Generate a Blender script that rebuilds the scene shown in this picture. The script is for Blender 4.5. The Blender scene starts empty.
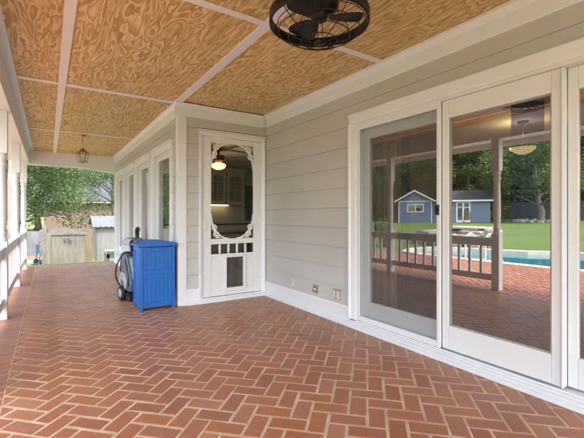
import bpy, bmesh, math, random
import numpy as np
from mathutils import Vector, Matrix, geometry
from math import sin, cos, pi, radians as R
random.seed(7)
C = bpy.context.scene.collection
H = 1.15                     # eye height; most measures below are multiples of it

# ------------------------------------------------------------------ materials
class NT:
    def __init__(s, name):
        s.m = bpy.data.materials.new(name); s.m.use_nodes = True
        s.t = s.m.node_tree; s.t.nodes.clear()
        s.out = s.n('ShaderNodeOutputMaterial')
    def n(s, typ, **kw):
        nd = s.t.nodes.new(typ)
        for k, v in kw.items(): setattr(nd, k, v)
        return nd
    def l(s, a, b): s.t.links.new(a, b)
    def math(s, op, a, b=None, c=None, clamp=False):
        nd = s.n('ShaderNodeMath', operation=op, use_clamp=clamp)
        for i, v in enumerate((a, b, c)):
            if v is None: continue
            if isinstance(v, (int, float)): nd.inputs[i].default_value = v
            else: s.l(v, nd.inputs[i])
        return nd.outputs[0]
    def coords(s, scale=(1,1,1), rot=(0,0,0), rnd=False):
        tc = s.n('ShaderNodeTexCoord'); src = tc.outputs['Object']
        if rnd:
            oi = s.n('ShaderNodeObjectInfo')
            sc = s.n('ShaderNodeVectorMath', operation='MULTIPLY_ADD')
            cv = s.n('ShaderNodeCombineXYZ')
            s.l(s.math('MULTIPLY', oi.outputs['Random'], 37.0), cv.inputs[0])
            s.l(s.math('MULTIPLY', oi.outputs['Random'], 91.0), cv.inputs[1])
            sc.inputs[1].default_value = (1,1,1)
            s.l(src, sc.inputs[0]); s.l(cv.outputs[0], sc.inputs[2]); src = sc.outputs[0]
        mp = s.n('ShaderNodeMapping'); mp.inputs['Scale'].default_value = scale
        mp.inputs['Rotation'].default_value = rot
        s.l(src, mp.inputs['Vector']); return mp.outputs[0]
    def noise(s, vec, scale=5, detail=3, rough=.5, dist=0):
        nd = s.n('ShaderNodeTexNoise'); nd.inputs['Scale'].default_value = scale
        nd.inputs['Detail'].default_value = detail; nd.inputs['Roughness'].default_value = rough
        nd.inputs['Distortion'].default_value = dist
        s.l(vec, nd.inputs['Vector']); return nd.outputs['Fac']
    def ramp(s, fac, stops, interp='LINEAR'):
        nd = s.n('ShaderNodeValToRGB'); cr = nd.color_ramp; cr.interpolation = interp
        while len(cr.elements) < len(stops): cr.elements.new(.5)
        for e, (p, c) in zip(cr.elements, stops):
            e.position = p; e.color = (*c, 1) if len(c) == 3 else c
        s.l(fac, nd.inputs[0]); return nd.outputs[0]
    def mix(s, fac, a, b, blend='MIX'):
        nd = s.n('ShaderNodeMix', data_type='RGBA', blend_type=blend)
        for sock, v in ((nd.inputs[0], fac), (nd.inputs[6], a), (nd.inputs[7], b)):
            if isinstance(v, (int, float)): sock.default_value = v
            elif isinstance(v, tuple): sock.default_value = (*v, 1)
            else: s.l(v, sock)
        return nd.outputs[2]
    def bump(s, h, strength=.3, dist=.01, normal=None):
        nd = s.n('ShaderNodeBump'); nd.inputs['Strength'].default_value = strength
        nd.inputs['Distance'].default_value = dist; s.l(h, nd.inputs['Height'])
        if normal is not None: s.l(normal, nd.inputs['Normal'])
        return nd.outputs[0]
    def principled(s, color, rough=.5, normal=None, metal=0, spec=.5, **kw):
        p = s.n('ShaderNodeBsdfPrincipled')
        for k, v in (('Base Color', color), ('Roughness', rough), ('Metallic', metal), ('Specular IOR Level', spec)):
            if isinstance(v, (int, float)): p.inputs[k].default_value = v
            elif isinstance(v, tuple): p.inputs[k].default_value = (*v, 1)
            else: s.l(v, p.inputs[k])
        for k, v in kw.items(): p.inputs[k.replace('_', ' ')].default_value = v
        if normal is not None: s.l(normal, p.inputs['Normal'])
        s.l(p.outputs[0], s.out.inputs[0]); return p

def paint(name, col, rough=.45, var=.07, scale=3.0, bump=.08, metal=0, spec=.5, fine=60):
    t = NT(name); v = t.coords()
    n1 = t.noise(v, scale, 4, .6); n2 = t.noise(v, fine, 3, .6)
    lo = tuple(c*(1-var) for c in col); hi = tuple(min(1, c*(1+var)) for c in col)
    c = t.ramp(n1, [(.3, lo), (.7, hi)])
    r = t.math('MULTIPLY_ADD', n1, .2, rough-.1)
    t.principled(c, r, t.bump(n2, bump, .004), metal, spec)
    return t.m

def emit(name, col, strength):
    t = NT(name); e = t.n('ShaderNodeEmission'); e.inputs[0].default_value = (*col, 1); e.inputs[1].default_value = strength
    t.l(e.outputs[0], t.out.inputs[0]); return t.m

def glass_mat(name, ior=2.0, tint=(.86,.9,.9), boost=0.0, wob=.0):
    t = NT(name)
    tr = t.n('ShaderNodeBsdfTransparent'); tr.inputs[0].default_value = (*tint, 1)
    gl = t.n('ShaderNodeBsdfGlossy'); gl.inputs['Roughness'].default_value = 0.0
    gl.inputs[0].default_value = (.98, .96, .93, 1)
    fr = t.n('ShaderNodeFresnel'); fr.inputs[0].default_value = ior
    if wob:
        b = t.bump(t.noise(t.coords(), 1.3, 1), wob, .02); t.l(b, gl.inputs['Normal'])
    ge = t.n('ShaderNodeNewGeometry')
    f = t.math('MULTIPLY', t.math('ADD', fr.outputs[0], boost, clamp=True), t.math('SUBTRACT', 1.0, ge.outputs['Backfacing']))
    mx = t.n('ShaderNodeMixShader'); t.l(f, mx.inputs[0]); t.l(tr.outputs[0], mx.inputs[1]); t.l(gl.outputs[0], mx.inputs[2])
    t.l(mx.outputs[0], t.out.inputs[0]); return t.m

def mat_brick():
    t = NT('herringbone_brick')
    at = t.n('ShaderNodeAttribute', attribute_name='tone')
    rnd = at.outputs['Fac']
    v = t.coords()
    base = t.ramp(rnd, [(0, (.26,.092,.046)), (.2, (.285,.098,.042)), (.45, (.315,.110,.045)), (.7, (.34,.124,.049)), (.9, (.29,.111,.060)), (1, (.385,.166,.080))])
    big = t.noise(v, .55, 4, .6)
    n = t.noise(v, 26, 5, .65); f = t.noise(v, 170, 3, .7)
    c = t.mix(t.math('MULTIPLY', t.math('SUBTRACT', n, .5, clamp=True), 1.7, clamp=True), base, (.45,.26,.135))
    c = t.mix(t.math('MULTIPLY', t.math('SUBTRACT', t.noise(v, 9, 4, .7), .56, clamp=True), 2.0, clamp=True), c, (.16,.07,.052))
    # large pale patches: washed-out floor sheen put into the brick colour
    c = t.mix(t.math('MULTIPLY', t.math('SUBTRACT', big, .5, clamp=True), 1.0, clamp=True), c, (.39,.245,.155))
    fl = t.math('GREATER_THAN', t.noise(v, 75, 2, .5), .70)
    c = t.mix(t.math('MULTIPLY', fl, .65), c, (.55,.42,.32))
    r = t.math('MULTIPLY_ADD', n, .30, .25)
    t.principled(c, r, t.bump(t.math('ADD', n, t.math('MULTIPLY', f, .6)), .14, .004), spec=.42, Sheen_Weight=.06, Sheen_Roughness=.4)
    return t.m

def mat_plywood():
    t = NT('grooved_plywood')
    v = t.coords((6.2, 1.2, 1), rnd=True)
    a = t.noise(v, .8, 2.0, .5, 1.2)
    jag = t.noise(t.coords((34, 5.5, 1), rnd=True), 1.0, 4, .7)
    mid = t.noise(v, 3.1, 2, .6, .8)
    ph = t.math('ADD', t.math('MULTIPLY', a, 11.5), t.math('ADD', t.math('MULTIPLY', jag, .75), t.math('MULTIPLY', mid, 1.1)))
    band = t.math('FRACT', ph)
    blot = t.noise(t.coords((9, 3.2, 1), rnd=True), 1.0, 3, .6, 1.5)
    streak = t.noise(t.coords((80, 3.0, 1), rnd=True), 2, 4, .65)
    b2 = t.math('ADD', t.math('ADD', t.math('MULTIPLY', band, .62), t.math('MULTIPLY', streak, .16)), t.math('MULTIPLY', blot, .42))
    col = t.ramp(b2, [(.30, (.72,.565,.31)), (.50, (.66,.495,.245)), (.66, (.52,.355,.135)), (.92, (.37,.225,.066))])
    oi = t.n('ShaderNodeObjectInfo')
    hv = t.n('ShaderNodeHueSaturation'); t.l(col, hv.inputs['Color'])
    t.l(t.math('MULTIPLY_ADD', oi.outputs['Random'],   .18, .93), hv.inputs['Value']); t.l(t.math('MULTIPLY_ADD', t.math('FRACT', t.math('MULTIPLY', oi.outputs['Random'], 7.3)), .010, .497), hv.inputs['Hue'])
    col = hv.outputs[0]
    # grooves 5 cm apart along the sheet
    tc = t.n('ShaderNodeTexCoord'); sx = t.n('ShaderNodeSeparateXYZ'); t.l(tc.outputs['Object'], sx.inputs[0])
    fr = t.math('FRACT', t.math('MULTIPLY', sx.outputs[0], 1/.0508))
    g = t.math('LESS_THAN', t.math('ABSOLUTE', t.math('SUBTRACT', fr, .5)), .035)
    col = t.mix(t.math('MULTIPLY', g, .5), col, (.2,.10,.035))  # shade inside the grooves painted into the colour, on top of the bump
    nrm = t.bump(t.math('ADD', t.math('MULTIPLY', g, -1.0), t.math('MULTIPLY', band, .08)), .5, .003)
    t.principled(col, t.math('MULTIPLY_ADD', band, .15, .42), nrm, spec=.4)
    return t.m

def mat_wood(name, c0, c1, scale=(20,20,1.2), rough=.75, bump=.4, knots=True):
    t = NT(name); v = t.coords(scale, rnd=True)
    n = t.noise(v, 2, 5, .65, .6); st = t.noise(t.coords((1.2,1.2,.6), rnd=True), 2, 4, .6)
    c = t.ramp(n, [(.3, c0), (.7, c1)])
    c = t.mix(t.math('MULTIPLY', t.math('SUBTRACT', st, .45, clamp=True), 2.2, clamp=True), c, tuple(x*.55 for x in c0))
    t.principled(c, rough, t.bump(n, bump, .004)); return t.m

def mat_ground():
    t = NT('lawn_ground'); v = t.coords()
    n = t.noise(v, .35, 5, .6); f = t.noise(v, 9, 5, .7); ff = t.noise(v, 60, 3, .7)
    c = t.ramp(n, [(.3, (.105,.165,.042)), (.55, (.14,.20,.055)), (.75, (.175,.225,.075))])
    c = t.mix(t.math('MULTIPLY', f, .55), c, (.06,.10,.025))
    c = t.mix(t.math('MULTIPLY', t.math('SUBTRACT', t.noise(v, .8, 4, .6), .6, clamp=True), 3, clamp=True), c, (.2,.2,.07))
    t.principled(c, .9, t.bump(t.math('ADD', ff, f), .6, .03), spec=.15); return t.m

def mat_leaf(name, c0, c1, c2):
    t = NT(name); at = t.n('ShaderNodeAttribute', attribute_name='tone')
    v = t.coords(); n = t.noise(v, 1.1, 3, .6)
    f = t.math('ADD', t.math('MULTIPLY', at.outputs['Fac'], .65), t.math('MULTIPLY', n, .4))
    c = t.ramp(f, [(.2, c0), (.5, c1), (.85, c2)])
    p = t.n('ShaderNodeBsdfPrincipled'); t.l(c, p.inputs['Base Color']); p.inputs['Roughness'].default_value = .55
    p.inputs['Specular IOR Level'].default_value = .3
    tl = t.n('ShaderNodeBsdfTranslucent'); t.l(t.mix(.5, c, (.24,.33,.09)), tl.inputs[0])
    mx = t.n('ShaderNodeMixShader'); mx.inputs[0].default_value = .38
    t.l(p.outputs[0], mx.inputs[1]); t.l(tl.outputs[0], mx.inputs[2]); t.l(mx.outputs[0], t.out.inputs[0]); return t.m

def mat_screen():
    t = NT('insect_screen'); tr = t.n('ShaderNodeBsdfTransparent')
    d = t.n('ShaderNodeBsdfDiffuse'); d.inputs[0].default_value = (.09,.088,.084,1)
    mx = t.n('ShaderNodeMixShader'); mx.inputs[0].default_value = .16
    t.l(tr.outputs[0], mx.inputs[1]); t.l(d.outputs[0], mx.inputs[2]); t.l(mx.outputs[0], t.out.inputs[0]); return t.m

def mat_wallbrick():
    t = NT('house_brick'); v = t.coords((1,1,1), (R(90),0,0))
    b = t.n('ShaderNodeTexBrick'); t.l(v, b.inputs[0]); b.inputs['Scale'].default_value = 4.5
    b.inputs['Color1'].default_value = (.17,.105,.072,1); b.inputs['Color2'].default_value = (.10,.058,.042,1); b.inputs['Mortar'].default_value = (.24,.2,.165,1)
    t.principled(b.outputs[0], .85); return t.m

def mat_water():
    t = NT('pool_water'); v = t.coords()
    n = t.noise(v, 3.5, 3, .5, .5)
    t.principled(t.ramp(n, [(.3, (.02,.16,.19)), (.7, (.04,.23,.26))]), .06, t.bump(n, .12, .02), spec=.5); return t.m

def mat_shingle():
    t = NT('asphalt_shingle'); v = t.coords()
    n = t.noise(v, 14, 4, .7); m2 = t.noise(v, .8, 3)
    c = t.ramp(t.math('MULTIPLY_ADD', m2, .4, t.math('MULTIPLY', n, .6)), [(.3, (.04,.042,.047)), (.7, (.085,.088,.095))])
    t.principled(c, .95, t.bump(n, .5, .01), spec=.1); return t.m

def mat_stone(name='garden_stone', a=(.22,.20,.165), b=(.46,.42,.36)):
    t = NT(name); v = t.coords(rnd=True); n = t.noise(v, 4, 6, .65)
    t.principled(t.ramp(n, [(.3, a), (.7, b)]), .85, t.bump(n, .6, .03)); return t.m

def mat_siding_v():
    t = NT('blue_panel_siding'); v = t.coords(); sx = t.n('ShaderNodeSeparateXYZ'); t.l(v, sx.inputs[0])
    fr = t.math('FRACT', t.math('MULTIPLY', t.math('ADD', sx.outputs[0], sx.outputs[1]), 1/.2))
    g = t.math('LESS_THAN', fr, .08)
    c = t.mix(t.math('MULTIPLY', t.noise(v, 3, 4), .5), (.17,.225,.35), (.14,.19,.30))
    t.principled(c, .6, t.bump(t.math('MULTIPLY', g, -1), .6, .01)); return t.m

M = {}
M['white'] = paint('white_trim_paint', (.735,.755,.78), .38, .03, 2.0, .05)
M['white_in'] = paint('white_door_paint', (.73,.74,.745), .35, .03, 3.0, .04)
M['siding'] = paint('greige_lap_siding', (.51,.505,.485), .5, .05, 1.6, .18, fine=35)
M['tan'] = paint('tan_vinyl', (.42,.40,.36), .45, .03)
M['brick'] = mat_brick()
M['mortar'] = paint('sand_mortar', (.52,.385,.25), .9, .25, 5, .6, spec=.2)
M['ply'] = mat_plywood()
M['ground'] = mat_ground()
M['water'] = mat_water()
M['coping'] = paint('pool_coping', (.62,.55,.46), .8, .12, 5, .3)
def mat_blue():
    t = NT('blue_painted_wood'); v = t.coords((26,26,1.6), rnd=True); w = t.coords((3,3,2.2), rnd=True)
    n = t.noise(v, 2, 5, .65, .4); k = t.noise(w, 2, 6, .7)
    c = t.ramp(n, [(.3, (.004,.105,.42)), (.7, (.008,.155,.56))])
    c = t.mix(t.math('MULTIPLY', t.math('SUBTRACT', k, .52, clamp=True), 2.0, clamp=True), c, (.045,.22,.60))
    c = t.mix(t.math('MULTIPLY', t.math('SUBTRACT', .40, k, clamp=True), 2.5, clamp=True), c, (.003,.05,.22))
    t.principled(c, t.math('MULTIPLY_ADD', k, .4, .22), t.bump(n, .35, .003)); return t.m
M["blue"] = mat_blue()
M['bronze'] = paint('oil_rubbed_bronze', (.022,.017,.014), .38, .25, 8, .05, .55)
M['brass'] = paint('aged_brass', (.42,.25,.075), .35, .2, 9, .05, .9)
M['black'] = paint('black_plastic', (.015,.015,.017), .4, .1)
M['rubber'] = paint('black_rubber', (.02,.02,.02), .8, .1)
M['machine'] = paint('blue_grey_plastic', (.11,.155,.21), .3, .2)
M['machine_light'] = paint('pale_grey_plastic', (.40,.42,.45), .35, .06)
M['glass'] = glass_mat('door_glass', 2.25, (.82,.84,.86), 0.25, .003)
M['pane'] = glass_mat('window_glass', 1.9, (.75,.8,.8), 0.10)
M['clear'] = glass_mat('clear_glass', 1.45, (.95,.95,.93))
M['doorglass'] = glass_mat('storm_glass', 1.35, (.80,.80,.77))
M['screen'] = mat_screen()
M['steel'] = paint('brushed_steel', (.55,.56,.58), .3, .08, 5, .05, .9)
M['whitemetal'] = paint('white_tube', (.8,.8,.8), .3, .02)
M['outlet'] = paint('outlet_plastic', (.62,.56,.42), .4, .04)
M['grey'] = paint('weathered_cover', (.33,.31,.28), .5, .1)
M['oldwood'] = mat_wood('weathered_fence_wood', (.088,.078,.067), (.165,.148,.126), (16,16,1.1))
M['neww'] = mat_wood('cedar_board', (.105,.07,.04), (.18,.125,.075), (16,16,1.1))
M['greywood'] = mat_wood('grey_bench_wood', (.27,.26,.25), (.40,.39,.37), (16,16,1.1))
M['darkfence'] = mat_wood('dark_fence_wood', (.10,.10,.105), (.16,.155,.16), (8,8,.8))
M['shedmetal'] = paint('grey_ribbed_metal', (.22,.213,.208), .45, .08, 2, .1, .25)
M['shedroof'] = paint('galvanised_sheet', (.13,.135,.145), .65, .08, 3, .05, .5)
M['hbrick'] = mat_wallbrick()
M['shingle'] = mat_shingle()
M['bluesiding'] = mat_siding_v()
M['stone'] = mat_stone()
M['bark'] = mat_wood('tree_bark', (.10,.08,.06), (.22,.185,.15), (10,10,1.6), .9, .9)
M['bark_pale'] = mat_wood('pale_bark', (.14,.12,.105), (.25,.22,.195), (10,10,1.6), .9, .9)
M['leaf'] = mat_leaf('oak_leaf', (.075,.11,.04), (.13,.18,.07), (.22,.28,.13))
M['leafdark'] = mat_leaf('forest_leaf', (.03,.06,.016), (.06,.105,.03), (.11,.17,.055))
M['path'] = paint('pale_concrete', (.5,.47,.43), .9, .1, 4, .2)
M['dirt'] = paint('mulch', (.12,.085,.06), .95, .3, 9, .6)
M['tealplastic'] = paint('teal_blue_enamel', (.02,.06,.11), .35, .1)
M['inwall'] = paint('interior_wall_paint', (.36,.31,.24), .7, .04)
M['inceil'] = paint('interior_ceiling_paint', (.6,.57,.52), .8, .03)
M['infloor'] = mat_wood('dark_wood_floor', (.06,.035,.02), (.11,.065,.035), (12,1.2,12), .35, .1)
M['cabinet'] = paint('cabinet_paint', (.62,.58,.5), .4, .03)
M['counter'] = paint('dark_granite', (.025,.022,.02), .15, .4, 40)
M['mahogany'] = mat_wood('mahogany', (.11,.02,.012), (.19,.045,.022), (20,2,20), .3, .1)
M['tancloth'] = paint('tan_curtain_cloth', (.82,.66,.46), .9, .1, 8, .3)
M['navycloth'] = paint('navy_curtain_cloth', (.03,.04,.13), .9, .15, 8, .3)
def mat_sheer():
    t = NT('blue_sheer_cloth'); tr = t.n('ShaderNodeBsdfTransparent'); tr.inputs[0].default_value = (.62,.7,.95,1)
    d = t.n('ShaderNodeBsdfDiffuse'); d.inputs[0].default_value = (.10,.16,.40,1)
    mx = t.n('ShaderNodeMixShader'); mx.inputs[0].default_value = .4
    t.l(tr.outputs[0], mx.inputs[1]); t.l(d.outputs[0], mx.inputs[2]); t.l(mx.outputs[0], t.out.inputs[0]); return t.m
M['bluecloth'] = mat_sheer()
M['darkcloth'] = paint('patterned_green_cloth', (.05,.065,.055), .9, .6, 14, .3)
M['flap'] = paint('smoky_vinyl_flap', (.06,.05,.045), .2, .7, 5, .1)
M['lamp'] = emit('lit_bowl_glass', (1.0,.50,.11), 1.0)
M['bulbglow'] = emit('lit_fan_bowl', (1.0,.60,.2), .8)
M['strip'] = emit('under_cabinet_lamp', (1.0,.68,.3), 1.0)
M['candle'] = paint('candle_sleeve', (.6,.55,.42), .5)
M['soil'] = paint('terracotta', (.30,.13,.075), .8, .1)

# ------------------------------------------------------------------ mesh helpers
class MB:
    def __init__(s): s.v = []; s.f = []; s.smooth = set()
    def add(s, vs, fs, smooth=False):
        o = len(s.v); s.v += [tuple(p) for p in vs]
        for f in fs:
            if smooth: s.smooth.add(len(s.f))
            s.f.append(tuple(o+i for i in f))
        return s
    def box(s, x0, x1, y0, y1, z0, z1):
        if x0 > x1: x0, x1 = x1, x0
        if y0 > y1: y0, y1 = y1, y0
        if z0 > z1: z0, z1 = z1, z0
        return s.add([(x0,y0,z0),(x1,y0,z0),(x1,y1,z0),(x0,y1,z0),(x0,y0,z1),(x1,y0,z1),(x1,y1,z1),(x0,y1,z1)],
              [(0,3,2,1),(4,5,6,7),(0,1,5,4),(1,2,6,5),(2,3,7,6),(3,0,4,7)])
    def prism(s, poly, a, b, axis='y', smooth=False):
        """poly of 2-D points extruded from a to b along axis; for axis y the points are (x,z), for x (y,z), for z (x,y)"""
        def P(p, t): return {'y': (p[0], t, p[1]), 'x': (t, p[0], p[1]), 'z': (p[0], p[1], t)}[axis]
        n = len(poly); vs = [P(p, a) for p in poly] + [P(p, b) for p in poly]
        ar = sum(poly[i][0]*poly[(i+1)%n][1]-poly[(i+1)%n][0]*poly[i][1] for i in range(n))
        fl = (ar > 0) == (axis in 'xz')
        if b < a: fl = not fl
        fs = [tuple(range(n))[::-1], tuple(range(n, 2*n))]
        fs += [(i, (i+1)%n, n+(i+1)%n, n+i) for i in range(n)]
        if not fl: fs = [f[::-1] for f in fs]
        return s.add(vs, fs, smooth)
    def lathe(s, prof, c=(0,0,0), n=20, axis='z', smooth=True, caps=True):
        """prof: list of (r, t)"""
        vs = []
        for r, t in prof:
            for i in range(n):
                a = 2*pi*i/n; u, w = r*cos(a), r*sin(a)
                p = {'z': (u, w, t), 'y': (w, t, u), 'x': (t, u, w)}[axis]
                vs.append((p[0]+c[0], p[1]+c[1], p[2]+c[2]))
        fs = []
        for j in range(len(prof)-1):
            for i in range(n):
                k = (i+1) % n
                fs.append((j*n+i, j*n+k, (j+1)*n+k, (j+1)*n+i))
        s.add(vs, fs, smooth)
        o = len(s.v)-len(vs)
        if caps and prof[0][0] > 1e-4: s.f.append(tuple(o+i for i in range(n))[::-1])
        if caps and prof[-1][0] > 1e-4: s.f.append(tuple(o+(len(prof)-1)*n+i for i in range(n)))
        return s
    def tube(s, pts, r, n=8, closed=False):
        pts = [Vector(p) for p in pts]; m = len(pts)
        rr = r if isinstance(r, (list, tuple)) else [r]*m
        T = []
        for i in range(m):
            a = pts[i-1] if (i > 0 or closed) else pts[i]
            b = pts[(i+1) % m] if (i < m-1 or closed) else pts[i]
            d = (b-a); T.append(d.normalized() if d.length > 1e-9 else Vector((0,0,1)))
        up = Vector((0,0,1)) if abs(T[0].z) < .9 else Vector((1,0,0))
        N = T[0].cross(up).normalized(); vs = []
        for i in range(m):
            N = (N - T[i]*N.dot(T[i]))
            N = N.normalized() if N.length > 1e-6 else T[i].orthogonal().normalized()
            B = T[i].cross(N)
            for k in range(n):
                a = 2*pi*k/n; vs.append(pts[i]+(N*cos(a)+B*sin(a))*rr[i])
        fs = []
        for i in range(m if closed else m-1):
            j = (i+1) % m
            for k in range(n):
                l = (k+1) % n; fs.append((i*n+k, i*n+l, j*n+l, j*n+k))
        if not closed: fs += [tuple(range(n))[::-1], tuple((m-1)*n+k for k in range(n))]
        return s.add(vs, fs, True)
    def build(s, name, mat, parent=None, bevel=0, loc=None, seg=2, tone=None):
        me = bpy.data.meshes.new(name); me.from_pydata(s.v, [], s.f)
        if s.smooth: me.polygons.foreach_set('use_smooth', [i in s.smooth for i in range(len(s.f))])
        me.materials.append(mat); me.update()
        o = bpy.data.objects.new(name, me); C.objects.link(o)
        if parent: o.parent = parent
        if loc: o.location = loc
        if bevel:
            b = o.modifiers.new('bevel', 'BEVEL'); b.width = bevel; b.segments = seg; b.limit_method = 'ANGLE'; b.angle_limit = R(40)
        return o

def tag(o, label=None, cat=None, group=None, kind=None):
    if label: o['label'] = label
    if cat: o['category'] = cat
    if group: o['group'] = group
    if kind: o['kind'] = kind
    return o
def empty(name, loc=(0,0,0), rz=0, **kw):
    o = bpy.data.objects.new(name, None); C.objects.link(o); o.location = loc; o.rotation_euler = (0,0,rz)
    o.empty_display_size = .1
    return tag(o, **kw)
def copy_tree(o, parent=None):
    c = o.copy(); C.objects.link(c)
    if parent: c.parent = parent
    for ch in list(o.children): copy_tree(ch, c)
    return c
def kids_at(root): return root
def arc(cx, cy, r, a0, a1, n): return [(cx+r*cos(R(a0+(a1-a0)*i/n)), cy+r*sin(R(a0+(a1-a0)*i/n))) for i in range(n+1)]

# ------------------------------------------------------------------ key measures
XR, YD, XW, ZC = 2.29*H, 4.07*H, 1.208*H, 2.242*H
YE = 8.66*H
YR = -2.5
YB = -3.2            # porch reaches this far behind the camera
XP = -.375*H         # line of the posts
XB = -.20*H          # inner edge of the soldier course
XO = XP-.125         # outer edge of the porch floor
PATIO_X = -3.45*H

# ------------------------------------------------------------------ brick floors
def brick_mesh(name, quads):
    """quads: (cx, cy, halfL, halfW, angle)"""
    vs, fs, tone = [], [], []
    for cx, cy, a, b, an in quads:
        ca, sa = cos(an), sin(an); t = random.random(); dz = random.uniform(-.0012, .0012)
        tx, ty = random.uniform(-.006,.006), random.uniform(-.012,.012)
        o = len(vs); e = .0035
        for (sx, sy, zz) in [(-a+e,-b+e,0),(a-e,-b+e,0),(a-e,b-e,0),(-a+e,b-e,0),(-a,-b,-.003),(a,-b,-.003),(a,b,-.003),(-a,b,-.003),(-a,-b,-.02),(a,-b,-.02),(a,b,-.02),(-a,b,-.02)]:
            jx, jy = (random.uniform(-.0026,.0026), random.uniform(-.0026,.0026)) if zz > -.01 else (0,0)
            x, y = sx+jx, sy+jy
            vs.append((cx+x*ca-y*sa, cy+x*sa+y*ca, zz+dz+x*tx+y*ty)); tone.append(t)
        fs.append((o,o+1,o+2,o+3))
        for k in range(4):
            l = (k+1) % 4
            fs.append((o+4+k, o+4+l, o+l, o+k)); fs.append((o+8+k, o+8+l, o+4+l, o+4+k))
    me = bpy.data.meshes.new(name); me.from_pydata(vs, [], fs)
    at = me.attributes.new('tone', 'FLOAT', 'POINT'); at.data.foreach_set('value', tone)
    me.materials.append(M['brick']); return me
W = .1075
def herring(x0, x1, y0, y1, ang):
    q = []; ca, sa = cos(-ang), sin(-ang)
    cs = [(x*ca-y*sa, x*sa+y*ca) for x in (x0,x1) for y in (y0,y1)]
    i0, i1 = int(min(c[0] for c in cs)/W)-3, int(max(c[0] for c in cs)/W)+3
    j0, j1 = int(min(c[1] for c in cs)/W)-3, int(max(c[1] for c in cs)/W)+3
    ca, sa = cos(ang), sin(ang)
    for i in range(i0, i1):
        for j in range(j0, j1):
            m = (i-j) % 4
            if m == 0: u, v, a = (i+1)*W, (j+.5)*W, ang
            elif m == 3: u, v, a = (i+.5)*W, (j+1)*W, ang+pi/2
            else: continue
            x, y = u*ca-v*sa, u*sa+v*ca
            if x0-.12 < x < x1+.12 and y0-.12 < y < y1+.12:
                q.append((x, y, W-.0078, W/2-.0078, a))
    return q
def clip(me, planes):
    bm = bmesh.new(); bm.from_mesh(me)
    for co, no in planes:
        bmesh.ops.bisect_plane(bm, geom=bm.verts[:]+bm.edges[:]+bm.faces[:], plane_co=co, plane_no=no, clear_outer=True)
    bm.to_mesh(me); bm.free()
def link(me, name, parent=None, mat=None):
    o = bpy.data.objects.new(name, me); C.objects.link(o)
    if parent: o.parent = parent
    return o
YF = 8.78*H
fm = brick_mesh('floor', herring(XB, XR, YB, YF, R(45)))
clip(fm, [((XB,0,0),(-1,0,0)), ((XR+.02,0,0),(1,0,0)), ((0,YF,0),(0,1,0)), ((0,YB,0),(0,-1,0))])
floor = link(fm, 'floor'); tag(floor, kind='structure', label='red herringbone brick porch floor with sandy mortar joints')
MB().box(XO-.002, XR+.02, YB, YF, -.35, -.0025).build('mortar_bed', M['mortar'], floor)
q = []; y = YB+.055
bl = (XB-XO)/1.0
while y < YF:
    q.append(((XB+XO)/2-.004, y, bl/2-.0045, W/2-.0075, 0)); y += W
border = link(brick_mesh('border_course', q), 'border_course', floor)
# patio
PY0, PY1 = -5.0, 10.6
pm = brick_mesh('patio', herring(PATIO_X+.32, XO-.012, PY0, PY1, R(45)))
clip(pm, [((PATIO_X+.32,0,0),(-1,0,0)), ((XO-.012,0,0),(1,0,0)), ((0,PY1,0),(0,1,0)), ((0,PY0,0),(0,-1,0))])
patio = link(pm, 'patio'); patio.location.z = -.012; tag(patio, kind='structure', label='sunlit red brick patio between porch and pool')
MB().box(PATIO_X+.32, XO-.004, PY0, PY1, -.3, -.0145).build('mortar_bed', M['mortar'], patio)

# ------------------------------------------------------------------ terrain, pool
pool = [(PATIO_X,-4.2),(PATIO_X,6.9),(PATIO_X-.3,7.7),(PATIO_X-1.2,8.2),(PATIO_X-2.2,8.1),(-6.7,7.3),(-7.0,6.4),(-7.3,5.6),(-7.9,4.9),(-8.1,4.0),(-8.1,-4.2)]
def smooth(a, b, x):
    t = min(1, max(0, (x-a)/(b-a))); return t*t*(3-2*t)
def gz(x, y):
    z = -.06
    if x < -9: z += .027*(-9-x)*smooth(-9, -12, x)
    far = smooth(10.7, 13.0, y)*smooth(-7.5, -4.5, x)
    z = z*(1-far) + far*(-.58)
    if x > 9 : z = min(z, -.2)
    return z
def inside(p, poly):
    c = False; n = len(poly)
    for i in range(n):
        a, b = poly[i], poly[i-1]
        if (a[1] > p[1]) != (b[1] > p[1]) and p[0] < (b[0]-a[0])*(p[1]-a[1])/(b[1]-a[1])+a[0]: c = not c
    return c
xs = [-400,-200,-120,-80,-60,-50]+[-44+1.0*i for i in range(60)]+[18,24,32,45,70,120,200,400]
ys = [-400,-200,-100,-60,-40,-25,-15]+[-10+1.0*i for i in range(60)]+[54,60,75,100,150,250,400]
pts = [Vector((x+.003, y+.007)) for x in xs for y in ys]; n0 = len(pts)
pts += [Vector(p) for p in pool]; ed = [(n0+i, n0+(i+1) % len(pool)) for i in range(len(pool))]
V, E, F, *_ = geometry.delaunay_2d_cdt(pts, ed, [], 0, 1e-4)
gm = MB(); fs = []
for f in F:
    cx = sum(V[i].x for i in f)/len(f); cy = sum(V[i].y for i in f)/len(f)
    if not inside((cx, cy), pool): fs.append(tuple(f))
gm.add([(v.x, v.y, gz(v.x, v.y)) for v in V], fs, True)
g = gm.build('ground', M['ground']); tag(g, kind='structure', label='mown green lawn behind the pool')
wm = MB().add([(x, y, -.11) for x, y in pool], [tuple(range(len(pool)))[::-1]]).build('pool_water', M['water']); tag(wm, kind='structure', label='teal swimming pool water')
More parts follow.
